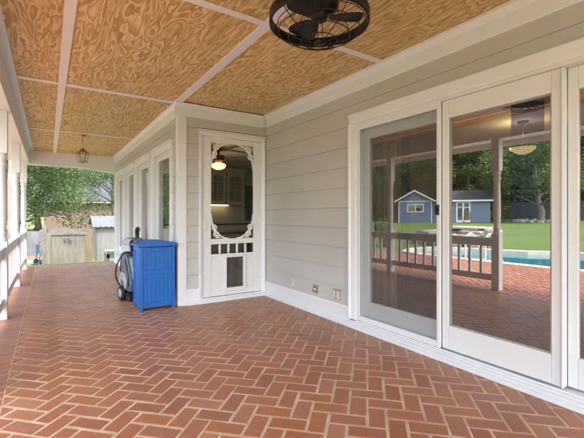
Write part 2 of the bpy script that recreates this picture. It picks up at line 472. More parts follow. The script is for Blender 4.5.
# pool walls and coping
cp = MB(); n = len(pool); cen = (sum(p[0] for p in pool)/n, sum(p[1] for p in pool)/n)
def off(p, q, r, d):
    e1 = Vector((q[0]-p[0], q[1]-p[1])).normalized(); e2 = Vector((r[0]-q[0], r[1]-q[1])).normalized()
    nn = Vector((-e1.y-e2.y, e1.x+e2.x)); nn = nn.normalized()
    k = 1/max(.4, nn.dot(Vector((-e1.y, e1.x))))
    return (q[0]+nn.x*d*k, q[1]+nn.y*d*k)
inn = [off(pool[i-1], pool[i], pool[(i+1) % n], .03) for i in range(n)]
out = [off(pool[i-1], pool[i], pool[(i+1) % n], -.31) for i in range(n)]
if inside(inn[1], pool) is False: inn = [off(pool[i-1], pool[i], pool[(i+1) % n], -.03) for i in range(n)]; out = [off(pool[i-1], pool[i], pool[(i+1) % n], .31) for i in range(n)]
for i in range(n):
    j = (i+1) % n; a, b, c, d = inn[i], inn[j], out[j], out[i]
    vs = [(*p, z) for z in (-.4, .004) for p in (a, b, c, d)]
    cp.add(vs, [(0,1,2,3),(4,7,6,5),(0,4,5,1),(1,5,6,2),(2,6,7,3),(3,7,4,0)])
co_ = cp.build('pool_edge', M['coping']); tag(co_, kind='structure', label='pale stone coping around the swimming pool')

# ------------------------------------------------------------------ siding
PITCH, Z0 = .1833*H, .3350*H
def laps(mb, axis, plane, sgn, a0, a1, z0, z1):
    """lap boards on a wall; plane = coordinate of the sheathing, sgn = outward direction"""
    k = math.floor((z0-Z0)/PITCH)
    while Z0+k*PITCH < z1-1e-4:
        b = Z0+k*PITCH; t = b+PITCH+.018; k += 1
        lo, hi = max(b, z0), min(t, z1)
        def th(z): return .005+.021*(1-(z-b)/(PITCH+.018))
        poly = [(plane, lo), (plane+sgn*th(lo), lo), (plane+sgn*th(hi), hi), (plane, hi)]
        # extrude along the wall
        if axis == 'y': mb.prism(poly, a0, a1, 'y')
        else: mb.prism(poly, a0, a1, 'x')
ZF = 2.09*H          # underside of the frieze
BBT = .172*H         # top of the baseboard
DT0, DT1, DTZ = 2.487*H, -.02*H, 1.895*H      # sliding door outer trim: far, near, top
# --- wall with the sliding door
w1 = empty('house_wall', (XR, 2.0, 0), label='long greige lap siding wall holding the sliding glass door', cat='wall')
w1.location = (0,0,0)
mb = MB()
laps(mb, 'y', XR, -1, DT0+.001, YD-.001, BBT, ZF+.03)
laps(mb, 'y', XR, -1, DT1, DT0+.001, DTZ, ZF+.03)
laps(mb, 'y', XR, -1, YB, DT1-.001, BBT, ZF+.03)
mb.build('siding', M['siding'], w1)
mb = MB()
mb.box(XR+.001, XR+.16, DT0-.06, YD+.1, -.3, 3.6).box(XR+.001, XR+.16, YB, DT1+.06, -.3, 3.6).box(XR+.001, XR+.16, DT1+.06, DT0-.06, DTZ-.05, 3.6)
mb.build('wall_core', M['inwall'], w1)
def baseboard(mb, axis, plane, sgn, a0, a1):
    poly = [(plane,0.0),(plane+sgn*.058,0.0),(plane+sgn*.058,.035),(plane+sgn*.047,.045),(plane+sgn*.030,.05),(plane+sgn*.030,BBT-.012),(plane+sgn*.024,BBT),(plane,BBT)]
    mb.prism(poly, a0, a1, axis)
mb = MB(); baseboard(mb, 'y', XR, -1, DT0+.004, YD-.032); baseboard(mb, 'y', XR, -1, YB, DT1-.004)
mb.build('baseboard', M['white'], w1)
def frieze(mb, axis, plane, sgn, a0, a1):
    p = plane; s = sgn
    poly = [(p,ZF),(p+s*.028,ZF),(p+s*.030,ZF+.006),(p+s*.030,ZC-.062),(p+s*.036,ZC-.056),(p+s*.040,ZC-.05),(p+s*.052,ZC-.036),(p+s*.060,ZC-.026),(p+s*.064,ZC-.02),(p+s*.064,ZC-.013),(p,ZC-.013)]
    mb.prism(poly, a0, a1, axis)
mb = MB(); frieze(mb, 'y', XR, -1, YB, YD-.066); mb.build('frieze_board', M['white'], w1, .0015)
MB().box(XR-.034, XR-.001, YD-.034, YD-.001, .002, ZF).build('corner_trim', M['siding'], w1, .002)
# --- wall with the screen door
DX0, DX1, DZT = 1.42*H, 2.262*H, 1.955*H
w2 = empty('house_wall', label='short greige wall end facing the porch around the screen door', cat='wall')
mb = MB()
laps(mb, 'x', YD, -1, 1.277*H, DX0-.001, BBT, ZF+.03)
laps(mb, 'x', YD, -1, DX0-.001, DX1+.001, DZT, ZF+.03)
laps(mb, 'x', YD, -1, DX1+.001, XR-.036, BBT, ZF+.03)
mb.build('siding', M['siding'], w2)
MB().box(XW+.16, DX0+.05, YD+.001, YD+.15, -.3, 3.6).box(DX1-.03, XR+.16, YD+.101, YD+.151, -.3, 3.6).box(DX0+.05, DX1-.03, YD+.001, YD+.15, DZT-.04, 3.6).build('wall_core', M['inwall'], w2)
mb = MB(); baseboard(mb, 'x', YD, -1, 1.277*H, DX0-.002); mb.box(DX1+.002, XR-.036, YD-.03, YD, .05, BBT); mb.build('baseboard', M['white'], w2)
mb = MB(); frieze(mb, 'x', YD, -1, XW-.067, XR-.0005); mb.build('frieze_board', M['white'], w2, .0015)
MB().box(XW-.028, 1.277*H, YD-.030, YD+.0, 0.0, ZF-.001).box(XW-.028, XW+.0, YD+.0005, YD+.075, 0.0, ZF-.001).build('corner_board', M['white'], w2, .003)
# --- wall with the four windows
w3 = empty('house_wall', label='side wall of house with a row of four tall windows', cat='wall')
WZ0, WZ1 = .235*H, 1.865*H
wins = [(4.26*H+.02, 5.26*H), (5.36*H, 6.36*H), (6.46*H, 7.46*H), (7.555*H, 8.49*H)]
mb = MB(); core = MB()
edges = [YD+.076]+[e for w in wins for e in w]+[YE-.07]
for i in range(0, len(edges), 2): laps(mb, 'y', XW, -1, edges[i]+.001, edges[i+1]-.001, BBT, ZF+.03)
for a, b in wins:
    laps(mb, 'y', XW, -1, a-.001, b+.001, WZ1, ZF+.03); laps(mb, 'y', XW, -1, a-.001, b+.001, BBT, WZ0)
    core.box(XW+.001, XW+.15, a+.04, b-.04, -.3, WZ0+.04).box(XW+.001, XW+.15, a+.04, b-.04, WZ1-.04, 3.6)
ce = [YD+.001]+[e+s for w in wins for e, s in zip(w, (.04,-.04))]+[YE]
for i in range(0, len(ce), 2): core.box(XW+.001, XW+.15, ce[i], ce[i+1], -.3, 3.6)
mb.build('siding', M['siding'], w3); core.build('wall_core', M['inwall'], w3)
mb = MB(); baseboard(mb, 'y', XW, -1, YD+.076, YE-.07); mb.build('baseboard', M['white'], w3)
mb = MB(); frieze(mb, 'y', XW, -1, YD+.0005, 8.70*H); mb.build('frieze_board', M['white'], w3, .0015)
MB().box(XW-.028, XW-.0, YE-.07, YE+.028, 0, ZF-.001).box(XW, XW+.07, YE+.001, YE+.028, -.3, ZF+.2).build('corner_board', M['white'], w3, .003)
w4 = MB().box(XW+.001, 6.6, YE+.0005, YE+.14, -.6, 3.6)
w4.build('house_wall', M['siding'], w3).name = 'end_wall'

# --- windows
def make_window(a, b, label):
    r = empty('window', (XW, (a+b)/2, WZ0), label=label, cat='window', group='tall windows along the side wall')
    h = (b-a)/2; z1 = WZ1-WZ0; tw = .095
    m = MB()
    for s in (-1, 1):
        m.box(-.040, -.0005, s*(h-.0185), s*(h-tw), .052, z1-.115)
        m.box(-.054, -.0, s*h, s*(h-.018), .0525, z1-.1155)
    m.box(-.042, 0, -h+.0005, h-.0005, z1-.114, z1-.02).box(-.066, 0, -h-.012, h+.012, z1-.0195, z1)
    m.box(-.075, 0, -h-.01, h+.01, 0, .05)
    m.build('frame', M['white'], r, .003)
    m = MB(); d = .07; i = h-tw
    for s in (-1, 1): m.box(.001, d, s*(i+.001), s*(i-.02), .045, z1-.11)
    m.box(.001, d, -i+.02, i-.02, z1-.13, z1-.11).box(.001, d, -i+.02, i-.02, .045, .07)
    m.build('jamb', M['white'], r)
    m = MB(); ii = i-.021
    for s in (-1, 1): m.box(.028, .06, s*ii, s*(ii-.045), .071, z1-.131)
    m.box(.028, .06, -ii+.046, ii-.046, z1-.18, z1-.131).box(.028, .06, -ii+.046, ii-.046, .071, .14)
    sa = m.build('sash', M['white_in'], r, .003)
    MB().box(.040, .045, -ii+.04, ii-.04, .13, z1-.175).build('pane', M['pane'], sa)
    return r
for (a, b), l in zip(wins, ['tall white framed window nearest the blue bin and house corner', 'second tall window from the house corner', 'third tall window from the house corner', 'farthest tall window, next to the porch end']):
    make_window(a, b, l)

# --- sliding glass door
sd = empty('sliding_door', (XR, 0, 0), label='wide white sliding glass door reflecting the pool and yard', cat='door')
def trim_poly(w):  # profile across the casing: (distance from outer edge, projection)
    return [(0,0),(0,.052),(.012,.056),(.022,.050),(.03,.040),(w-.02,.034),(w-.006,.03),(w,.022),(w,0)]
TW = .088*H
m = MB()
m.prism([(-p, DT0-d) for d, p in trim_poly(TW)], .075*H, DTZ-TW, 'z')
m.prism([(-p, DT1+d) for d, p in trim_poly(TW)], .075*H, DTZ-TW, 'z')
m.prism([(-p, DTZ-d) for d, p in trim_poly(TW)], DT1, DT0, 'y')
m.build('casing', M['white'], sd, .0015)
m = MB()
m.box(-.066, .10, DT1-.004, DT0+.003, .0, .030).box(-.058, .10, DT1-.003, DT0+.002, .0305, .055).box(-.050, .10, DT1-.002, DT0+.001, .0555, .0735).box(-.03, -.018, DT1+.09, DT0-.09, .0735, .085)
m.build('threshold', M['white'], sd, .003)
ZH = DTZ-TW
m = MB()
m.box(-.02, .13, DT0-TW+.0, DT0-TW-.02, .074, ZH).box(-.02, .13, DT1+TW, DT1+TW+.02, .074, ZH).box(-.02, .13, DT1+TW+.021, DT0-TW-.021, ZH-.02, ZH)
m.build('jamb', M['white'], sd, .002)
P0, P1, P2, P3 = DT0-TW-.022, 1.567*H, .850*H, DT1+TW+.022
def panel(name, x0, x1, ya, yb, zb, zt, gb, gt, sa, sb, mat, parent, bev=.004):
    """sash with a hole for the glass: stiles sa (far) sb (near)"""
    m = MB()
    m.box(x0, x1, ya, ya-sa, zb, zt).box(x0, x1, yb+sb, yb, zb, zt)
    m.box(x0, x1, ya-sa-.0005, yb+sb+.0005, gt, zt-.0005).box(x0, x1, ya-sa-.0005, yb+sb+.0005, zb+.0005, gb)
    return m.build(name, mat, parent, bev)
GB, GT = .2405*H, 1.667*H
ZB = .078*H
# left sliding sash (behind the screen)
s1 = panel('sash', .05, .092, P0, P1-.03, ZB, ZH-.021, .240*H, 1.668*H, .062*H, .07*H, M['white_in'], sd)
MB().box(.068, .074, P0-.055*H, P1+.03, .232*H, 1.675*H).build('glass', M['glass'], s1)
# fixed middle and right panels
s2 = panel('sash', .0, .042, P1, P2, ZB, ZH-.021, GB, GT, .047*H, .05*H, M['white_in'], sd)
MB().box(.026, .032, P1-.04*H, P2+.04*H, GB-.008, GT+.008).build('glass', M['glass'], s2)
m = MB(); y0, y1 = P1-.047*H-.001, P2+.05*H+.001
for (a, b, c, d) in ((y0, y0-.009, GB+.001, GT-.001), (y1+.009, y1, GB+.001, GT-.001), (y0-.0095, y1+.0095, GT-.010, GT-.001), (y0-.0095, y1+.0095, GB+.001, GB+.010)): m.box(.012, .0255, a, b, c, d)
m.build('glazing_bead', M['grey'], s2)
s3 = panel('sash', .05, .092, P2-.013, P3, ZB, ZH-.021, GB, GT, .047*H, .05*H, M['white_in'], sd)
MB().box(.068, .074, P2-.03*H, P3+.04*H, GB-.008, GT+.008).build('glass', M['glass'], s3)
MB().box(-.012, .049, P2-.0005, P2-.012, ZB, ZH-.022).build('mullion', M['white_in'], sd, .003)
# insect screen in a slim white frame
sc_ = panel('screen_frame', -.026, -.004, P0+.015, P1+.004, .0870, ZH-.016, .0870+.052, ZH-.016-.058, .030, .030, M['white'], sd, .003)
MB().box(-.0155, -.0150, P0-.01, P1+.03, .13, ZH-.06).build('mesh', M['screen'], sc_)
m = MB(); yh = P1+.02
m.box(-.034, -.0265, yh-.014, yh+.016, 1.150, 1.232).box(-.052, -.0345, yh+.004, yh+.014, 1.162, 1.222).box(-.052, -.0345, yh-.012, yh-.002, 1.162, 1.18).box(-.052, -.0345, yh-.012, yh-.002, 1.20, 1.222)
m.build('latch', M['black'], sc_, .002)

# --- screen door
dr = empty('screen_door', (0, YD, 0), label='white victorian screen door with scrolled oval opening and pet door', cat='door')
m = MB(); TD = .05*H
m.prism([(DX0+d, -p) for d, p in trim_poly(TD)], .06, DZT-TD, 'z')
m.prism([(DX1-d, -p) for d, p in trim_poly(TD)], .06, DZT-TD, 'z')
m.prism([(-p, DZT-d) for d, p in trim_poly(TD)], DX0, DX1, 'x')
m.box(DX0-.012, DX1+.006, -.066, 0, DZT+.0005, DZT+.016)
m.build('casing', M['white'], dr, .0015)
MB().box(DX0-.003, DX1+.003, -.075, .14, 0, .045).box(DX0+.002, DX1-.002, -.05, .14, .0455, .062).build('threshold', M['white'], dr, .003)
SX0, SX1, SZ0, SZ1 = DX0+TD+.003, DX1-TD-.003, .068, DZT-TD-.004
OX0, OX1, OZ0, OZ1 = 1.563*H, 2.113*H, .722*H, 1.842*H
PZ0, PZ1 = .545*H, .660*H
PDX0, PDX1, PDZ0, PDZ1 = 1.722*H, 1.990*H, .112*H, .520*H
y0, y1 = -.024, .012
lf = MB()
lf.box(SX0, OX0, y0, y1, SZ0, SZ1).box(OX1, SX1, y0, y1, SZ0, SZ1)
lf.box(OX0, OX1, y0, y1, OZ1, SZ1-.0004).box(OX0, OX1, y0, y1, PZ1, OZ0).box(OX0, OX1, y0, y1, PDZ1, PZ0)
lf.box(OX0, PDX0, y0+.010, y1, SZ0+.001, PDZ1-.0005).box(PDX1, OX1, y0+.010, y1, SZ0+.001, PDZ1-.0005).box(PDX0, PDX1, y0+.0095, y1, SZ0+.001, PDZ0)
leaf_ = lf.build('door_leaf', M['white_in'], dr, .003)
m = MB()
for a, b in ((OX0+.02, PDX0-.03), (PDX1+.03, OX1-.02)):
    z0_, z1_ = SZ0+.10, PDZ1-.02
    pts_ = [(a, z0_), (b, z0_), (b, z1_-.09), (b-.012, z1_-.05), (b-.03, z1_-.04), ((a+b)/2, z1_), (a+.03, z1_-.04), (a+.012, z1_-.05), (a, z1_-.09)]
    m.prism(pts_, y0+.003, y0+.0105, 'y')
m.box(OX0+.001, OX1-.001, y0+.001, y0+.0095, SZ0+.002, SZ0+.075)
m.build('raised_panel', M['white_in'], leaf_, .003)
# spindles between the small panes
for i in range(1, 5):
    x = OX0+(OX1-OX0)*i/5
    m = MB(); h = PZ1-PZ0
    m.lathe([(.013,PZ0),(.013,PZ0+h*.15),(.020,PZ0+h*.25),(.012,PZ0+h*.38),(.021,PZ0+h*.5),(.012,PZ0+h*.62),(.020,PZ0+h*.75),(.013,PZ0+h*.85),(.013,PZ1)], (x, -.008, 0), 10)
    m.build('spindle', M['white_in'], leaf_)
def scroll(cx, cz, r, a0, turns, sgn):
    return [(cx+r*(1-.62*i/18)*cos(a0+sgn*turns*2*pi*i/18), cz+r*(1-.62*i/18)*sin(a0+sgn*turns*2*pi*i/18)) for i in range(19)]
def flat_strip(m, pts2, w, ya, yb):
    """flat sawn ribbon following a 2-D path in the door plane"""
    L, Rr = [], []
    for i, p in enumerate(pts2):
        a = Vector(pts2[max(0,i-1)]); b = Vector(pts2[min(len(pts2)-1,i+1)]); d = (b-a).normalized(); nn = Vector((-d.y, d.x))
        L.append((p[0]+nn.x*w/2, p[1]+nn.y*w/2)); Rr.append((p[0]-nn.x*w/2, p[1]-nn.y*w/2))
    vs = []; fs = []
    for i in range(len(pts2)):
        vs += [(L[i][0], ya, L[i][1]), (Rr[i][0], ya, Rr[i][1]), (Rr[i][0], yb, Rr[i][1]), (L[i][0], yb, L[i][1])]
    for i in range(len(pts2)-1):
        a, b = i*4, i*4+4
        for k in range(4): fs.append((a+k, a+(k+1)%4, b+(k+1)%4, b+k))
    fs += [(0,3,2,1), tuple(len(vs)-4+k for k in range(4))]
    m.add(vs, fs)
hw, hh = (OX1-OX0)/2, .30*H
for sx in (-1, 1):
    for sz in (-1, 1):
        xe = (OX0+OX1)/2+sx*hw; ze = OZ1 if sz > 0 else OZ0
        bw, bh = hw*.80, hh*.98
        m = MB()
        # quarter ellipse that shapes the oval
        pth = [(xe-sx*(bw-bw*sin(t)) , ze-sz*(bh-bh*cos(t))) for t in [pi/2*i/16 for i in range(17)]]
        flat_strip(m, pth, .021, y0+.004, y1-.004)
        cxs, czs = xe-sx*.055, ze-sz*.055
        flat_strip(m, scroll(xe-sx*.072, ze-sz*.060, .046, pi/2 if sz > 0 else -pi/2, 1.2, sx*sz), .017, y0+.005, y1-.005)
        flat_strip(m, scroll(xe-sx*.046, ze-sz*.150, .038, -pi/2 if sz > 0 else pi/2, 1.15, -sx*sz), .016, y0+.0055, y1-.0055)
        flat_strip(m, [(xe-sx*.004, ze-sz*.20), (xe-sx*.026, ze-sz*.17), (xe-sx*.05, ze-sz*.10), (xe-sx*.08, ze-sz*.045), (xe-sx*.13, ze-sz*.006)], .013, y0+.006, y1-.006)
        m.build('fretwork_bracket', M['white_in'], leaf_)
MB().box(OX0-.004, OX1+.004, .0135, .0165, PZ0-.004, OZ1+.004).build('glass', M['doorglass'], leaf_)
for z in (.30, 1.10, 1.80):
    MB().box(SX1-.012, SX1+.020, -.040, -.0245, z-.04, z+.04).build('hinge', M['whitemetal'], leaf_, .002)
m = MB(); m.box(SX0+.012, SX0+.030, -.034, -.0245, .94, 1.06).tube([(SX0+.021,-.034,.95),(SX0+.021,-.062,.965),(SX0+.021,-.062,1.035),(SX0+.021,-.034,1.05)], .007, 8)
m.build('handle', M['whitemetal'], leaf_)
pd = MB(); fw = .030
pd.box(PDX0-.006, PDX0+fw, -.052, -.0135, PDZ0-.006, PDZ1+.004).box(PDX1-fw, PDX1+.006, -.052, -.0135, PDZ0-.006, PDZ1+.004).box(PDX0+fw+.0004, PDX1-fw-.0004, -.0515, -.0138, PDZ1-.020, PDZ1+.0035).box(PDX0+fw+.0004, PDX1-fw-.0004, -.0515, -.0138, PDZ0-.0055, PDZ0+.04)
pdo = pd.build('pet_door', M['white_in'], dr, .004)
m = MB(); nx = 12
vs = [(PDX0+fw-.004+(PDX1-PDX0-2*fw+.008)*i/nx, -.02+.005*sin(i*.9), z) for z in (PDZ0+.028, PDZ1-.012) for i in range(nx+1)]
m.add(vs, [(i, i+1, nx+2+i, nx+1+i) for i in range(nx)], True); m.build('flap', M['flap'], pdo)

# --- wall plates
def plate(name, Y, Z, w, h, mat, label, cat, round_=False):
    r = empty(name, (XR-.012, Y, Z), label=label, cat=cat)
    MB().box(-.012, 0, -w/2, w/2, -h/2, h/2).build('cover_plate', mat, r, .003)
    return r
r = plate('outlet', 4.70*H-.93, .262*H, .07, .115, M['outlet'], 'narrow cream cover plate nearest the screen door corner', 'cover plate')
r.location.y = 3.94
r = plate('faucet_plate', 3.45, .245*H, .10, .10, M['grey'], 'small square plate with round hose fitting on siding', 'hose fitting')
MB().lathe([(.0,-.045),(.022,-.045),(.03,-.035),(.03,-.012)], (0,0,0), 14, 'x').build('fitting', M['steel'], r)
r = plate('outlet_box', 3.07, .250*H, .115, .115, M['grey'], 'grey weatherproof outlet box nearest the sliding door', 'outlet')
m = MB()
for s in (-1, 1): m.box(-.03, -.0125, s*.03-.022, s*.03+.022, -.045, .045)
m.build('flip_cover', M['outlet'], r, .004)

# ------------------------------------------------------------------ ceiling
ce_ = empty('ceiling', label='knotty plywood porch ceiling with white battens', kind='structure')
xcuts = [(-.24*H, .08*H), (.143*H, 1.153*H), (1.229*H, XR-.03)]
ycuts = [(YR, -.06*H), (.02*H, 2.06*H), (2.115*H, 4.07*H), (4.14*H, 6.395*H), (6.45*H, 8.72*H)]
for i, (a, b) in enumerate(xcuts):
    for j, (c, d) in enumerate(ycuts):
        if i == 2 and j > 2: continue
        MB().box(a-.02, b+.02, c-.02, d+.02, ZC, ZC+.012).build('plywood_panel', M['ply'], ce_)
bz = ZC-.012
m = MB().box(.08*H, .143*H, YR, 8.71*H, bz, ZC-.0005); m.build('batten', M['white'], ce_, .002)
MB().box(1.153*H, 1.229*H, YR, YD-.065, bz, ZC-.0005).build('batten', M['white'], ce_, .002)
for a, b in ((-.06*H, .02*H), (2.06*H, 2.115*H), (4.07*H, 4.14*H), (6.395*H, 6.45*H)):
    for i, (c, d) in enumerate([(-.232*H, .08*H), (.143*H, 1.153*H), (1.229*H, 2.255*H)]):
        if i == 2 and a > 3*H: continue
        MB().box(c+.001, d-.001, a, b, bz+.0015, ZC-.0008).build('batten', M['white'], ce_, .002)
MB().box(2.255*H, XR-.0645, YR, YD-.0655, bz, ZC-.0004).build('edge_trim', M['white'], ce_)
MB().box(1.160*H, XW-.0645, YD-.064, 8.70*H, bz, ZC-.0004).build('edge_trim', M['white'], ce_)
MB().box(-.298*H, -.232*H, YR, 8.70*H, bz, ZC-.0004).build('edge_trim', M['white'], ce_, .002)
MB().box(1.23*H, XR, YD-.1, YD, ZC+.013, ZC+.02).build('ceiling_backing', M['inwall'], ce_)

# beams
bmL = MB().box(-.298*H, -.455*H, YR, 8.70*H, 2.0*H, ZC+.05)
o = bmL.build('porch_beam', M['white'], None, .004); tag(o, 'long white beam carried by the row of turned posts', 'beam')
m = MB(); nseg = 24
xa, xb = -.46*H, XW+.03
def hz(x): 
    t = (x-xa)/(xb-xa); return (1.985-.012*t-.085*max(0,(t-.55)/.45)**1.6)*H
poly = [(xa, ZC+.05)]+[(xa+(xb-xa)*i/nseg, hz(xa+(xb-xa)*i/nseg)) for i in range(nseg+1)]+[(xb, ZC+.05)]
m.prism(poly, 8.70*H+.001, 8.84*H, 'y')
hd = m.build('header_beam', M['white'], None, .003); tag(hd, 'white header with a shallow arched lower edge across the far porch end', 'beam')
m = MB(); poly2 = [(xa+(xb-xa)*i/nseg, hz(xa+(xb-xa)*i/nseg)-.012) for i in range(nseg+1)]+[(xa+(xb-xa)*i/nseg, hz(xa+(xb-xa)*i/nseg)+.045) for i in range(nseg, -1, -1)]
m.prism(poly2, 8.845*H, 8.86*H, 'y'); m.build('trim_strip', M['white'], hd)

# roof over the porch and the house
rf = empty('porch_roof', label='shingled porch roof above the ceiling', cat='roof')
m = MB(); m.prism([(-.98*H, ZC-.13), (-.98*H, ZC-.05), (XR+.3, ZC+1.05), (XR+.3, ZC+.95)], YR-.25, 9.15*H, 'y'); m.build('shingles', M['shingle'], rf)
MB().box(-1.0*H, -.985*H, YR-.25, 9.15*H, ZC-.27, ZC-.05).build('fascia', M['white'], rf, .003)
MB().box(-.983*H, -.457*H, YR-.25, 9.14*H, ZC-.18, ZC-.165).build('soffit', M['white'], rf)
MB().box(-.45*H, XR+.3, YR-.25, 9.1*H, ZC+.06, ZC+.08).build('decking', M['inwall'], rf)
hr = MB(); hr.prism([(XR-.2, 3.55), (XR-.2, 3.68), (7.0, 5.3), (12.0, 3.6), (12.0, 3.5), (7.0, 5.15)], -6, YE+.4, 'y')
o = hr.build('house_roof', M['shingle']); tag(o, 'shingled main roof of the house above the walls', 'roof')

# ------------------------------------------------------------------ posts and railings
posts_y = [2.60*H, 4.50*H, 6.44*H, 8.40*H]
def make_post():
    s = .058; zt = 2.0*H
    r = empty('porch_post', (XP, posts_y[1], 0), cat='post', group='turned white posts holding up the porch beam')
    MB().box(-s, s, -s, s, 0, .86).build('base_block', M['white'], r, .004)
    z0, z1 = .8602, 1.83
    pr = [(.052, z0), (.055, z0+.012), (.057, z0+.03), (.045, z0+.045), (.043, z0+.055), (.055, z0+.072), (.055, z0+.09), (.041, z0+.11),
          (.048, z0+.18), (.052, z0+.30), (.052, z0+.42), (.050, z0+.60), (.044, z1-.20), (.043, z1-.155), (.052, z1-.14), (.056, z1-.12), (.052, z1-.10), (.043, z1-.088),
          (.043, z1-.075), (.055, z1-.06), (.057, z1-.035), (.055, z1-.014), (.052, z1)]
    MB().lathe(pr, (0,0,0), 24).build('turned_shaft', M['white'], r)
    MB().box(-s, s, -s, s, z1+.0003, zt).build('top_block', M['white'], r, .004)
    return r
plabel = ['end post of the railing by the opening to the patio', 'nearest visible white post at the left photo edge', 'middle white post between two railing sections', 'farthest white post beside the gate view']
p0 = make_post(); p0['label'] = plabel[1]
for i in (0, 2, 3):
    c = copy_tree(p0); c.location = (XP, posts_y[i], 0); c['label'] = plabel[i]
def make_rail(ya, yb, label):
    L = yb-ya-.118; r = empty('railing', (XP, (ya+yb)/2, 0), label=label, cat='railing', group='white railing sections between the posts')
    MB().box(-.045, .045, -L/2, L/2, .755, .80).box(-.026, .026, -L/2, L/2, .665, .7545).build('top_rail', M['white'], r, .004)
    MB().box(-.026, .026, -L/2, L/2, .135, .235).build('bottom_rail', M['white'], r, .004)
    nb = max(2, round(L/.19)-1)
    for i in range(nb):
        y = -L/2+L*(i+1)/(nb+1)
        MB().box(-.019, .019, y-.019, y+.019, .2352, .6648).build('baluster', M['white'], r, .003)
    return r
for i, l in enumerate(['railing section seen in the glass door beside the patio opening', 'white railing section nearest the left photo edge', 'far white railing section ending near the gate']):
    make_rail(posts_y[i], posts_y[i+1], l)

# ------------------------------------------------------------------ ceiling fan in a cage
fd = 1.92*H
fx, fy = .613*fd, .794*fd
fan = empty('ceiling_fan', (fx, fy, ZC), label='dark bronze caged ceiling fan hanging under the plywood ceiling', cat='ceiling fan')
zr = .516*fd+H-ZC; RR = .1335*fd       # lower rim height (below ceiling), ring radius
zc_ = .466*fd+H-ZC
MB().lathe([(.0,0-.0005),(.085,-.001),(.085,-.03),(.075,-.045),(.05,-.055),(.035,-.06),(.035,-.09),(.1,-.10),(.118,-.115),(.118,-.185),(.105,-.205),(.07,-.222),(.05,-.235),(.045,-.262),(.02,-.27),(0,-.27)], (0,0,0), 32).build('motor_housing', M['bronze'], fan)
zb = -.248
for k in range(3):
    a0 = R(205+120*k); m = MB(); vs = []; N = 10
    for i in range(N+1):
        t = i/N; rr = .06+(RR*.86-.06)*t; w = (.035+.05*sin(pi*min(1, t*1.05)*.62))*(1 if t < .93 else .8)
        for s in (-1, 1):
            for dz in (-.003, .003):
                tilt = s*w*.22
                x, y = rr, s*w
                vs.append((x*cos(a0)-y*sin(a0), x*sin(a0)+y*cos(a0), zb+tilt+dz))
    fs = []
    for i in range(N):
        a, b = i*4, i*4+4
        fs += [(a, b, b+2, a+2), (a+1, a+3, b+3, b+1), (a, a+1, b+1, b), (a+2, b+2, b+3, a+3)]
    fs += [(0,2,3,1), (N*4, N*4+1, N*4+3, N*4+2)]
    m.add(vs, fs, False); m.build('blade', M['bronze'], fan)
# rim: a deep band with rolled edges
m = MB(); zt_ = zr+.058
m.lathe([(RR-.012,zr+.004),(RR-.004,zr-.004),(RR+.004,zr),(RR+.004,zr+.014),(RR,zr+.02),(RR,zt_-.02),(RR+.004,zt_-.014),(RR+.004,zt_),(RR-.004,zt_+.004),(RR-.012,zt_-.004),(RR-.014,zt_-.02),(RR-.012,zr+.02),(RR-.012,zr+.004)], (0,0,0), 64, caps=False)
m.build('rim', M['bronze'], fan)
m = MB(); nr = 10; wr = .0028
for k in range(nr):
    a = 2*pi*k/nr+.2; ca, sa = cos(a), sin(a)
    lower = [(ca*RR*t, sa*RR*t, zr+(zc_-zr)*(1-t**2.2)) for t in (1,.85,.7,.5,.3,.08)]
    m.tube(lower, wr, 6)
    upper = [(ca*r_, sa*r_, z) for r_, z in ((RR, zt_), (RR*.93, zt_+.05), (RR*.75, zt_+.085), (.118, zt_+.10))]
    m.tube([p for p in upper if p[2] < -.05], wr, 6)
for t in (.36, .62, .82):
    z = zr+(zc_-zr)*(1-t**2.2)
    m.tube([(RR*t*cos(a), RR*t*sin(a), z) for a in [2*pi*i/48 for i in range(48)]], wr, 6, True)
m.build('wire_cage', M['bronze'], fan)
MB().lathe([(0,zc_-.012),(.02,zc_-.010),(.032,zc_-.002),(.034,zc_+.012),(.022,zc_+.018),(0,zc_+.02)], (0,0,0), 20).build('hub_cap', M['bronze'], fan)

# ------------------------------------------------------------------ hanging lantern
lx, ly = .45*H, 6.58*H
ln = empty('hanging_lantern', (lx, ly, ZC), label='small brass lantern with glass panes hanging at the far ceiling', cat='lantern')
zt_, zb_ = .99*H+H-ZC, .825*H+H-ZC
MB().lathe([(0,-.0005),(.062,-.001),(.062,-.01),(.04,-.022),(.012,-.03),(.0,-.03)], (0,0,0), 20).build('canopy', M['brass'], ln)
m = MB(); nl = 7; zz = -.03; 
for i in range(nl):
    z1 = -.03+(zt_+.055+.03)*(i+.5)/nl; L = abs(zt_+.055+.03)/nl*.62
    m.tube([((.009*cos(a) if i % 2 else 0), (0 if i % 2 else .009*cos(a)), z1+L*sin(a)) for a in [2*pi*j/10 for j in range(10)]], .0028, 5, True)
m.build('chain', M['brass'], ln)
m = MB(); m.lathe([(0,zt_+.06),(.012,zt_+.058),(.014,zt_+.045),(.03,zt_+.04),(.042,zt_+.034),(.036,zt_+.026),(.10,zt_-.008),(.108,zt_-.016),(.104,zt_-.02),(0,zt_-.018)], (0,0,0), 6, smooth=False)
m.build('cap', M['brass'], ln)
m = MB(); rt, rb = .094, .074; g_ = MB()
P6 = [(cos(2*pi*i/6), sin(2*pi*i/6)) for i in range(6)]
for c, s in P6: m.tube([(c*rt, s*rt, zt_-.02), (c*rb, s*rb, zb_)], .0045, 6)
m.tube([(c*rb, s*rb, zb_) for c, s in P6], .005, 6, True).tube([(c*rt, s*rt, zt_-.022) for c, s in P6], .005, 6, True)
m.lathe([(0,zb_-.03),(.012,zb_-.026),(.016,zb_-.014),(.05,zb_-.006),(rb,zb_),(0,zb_+.002)], (0,0,0), 6, smooth=False)
m.build('frame', M['brass'], ln)
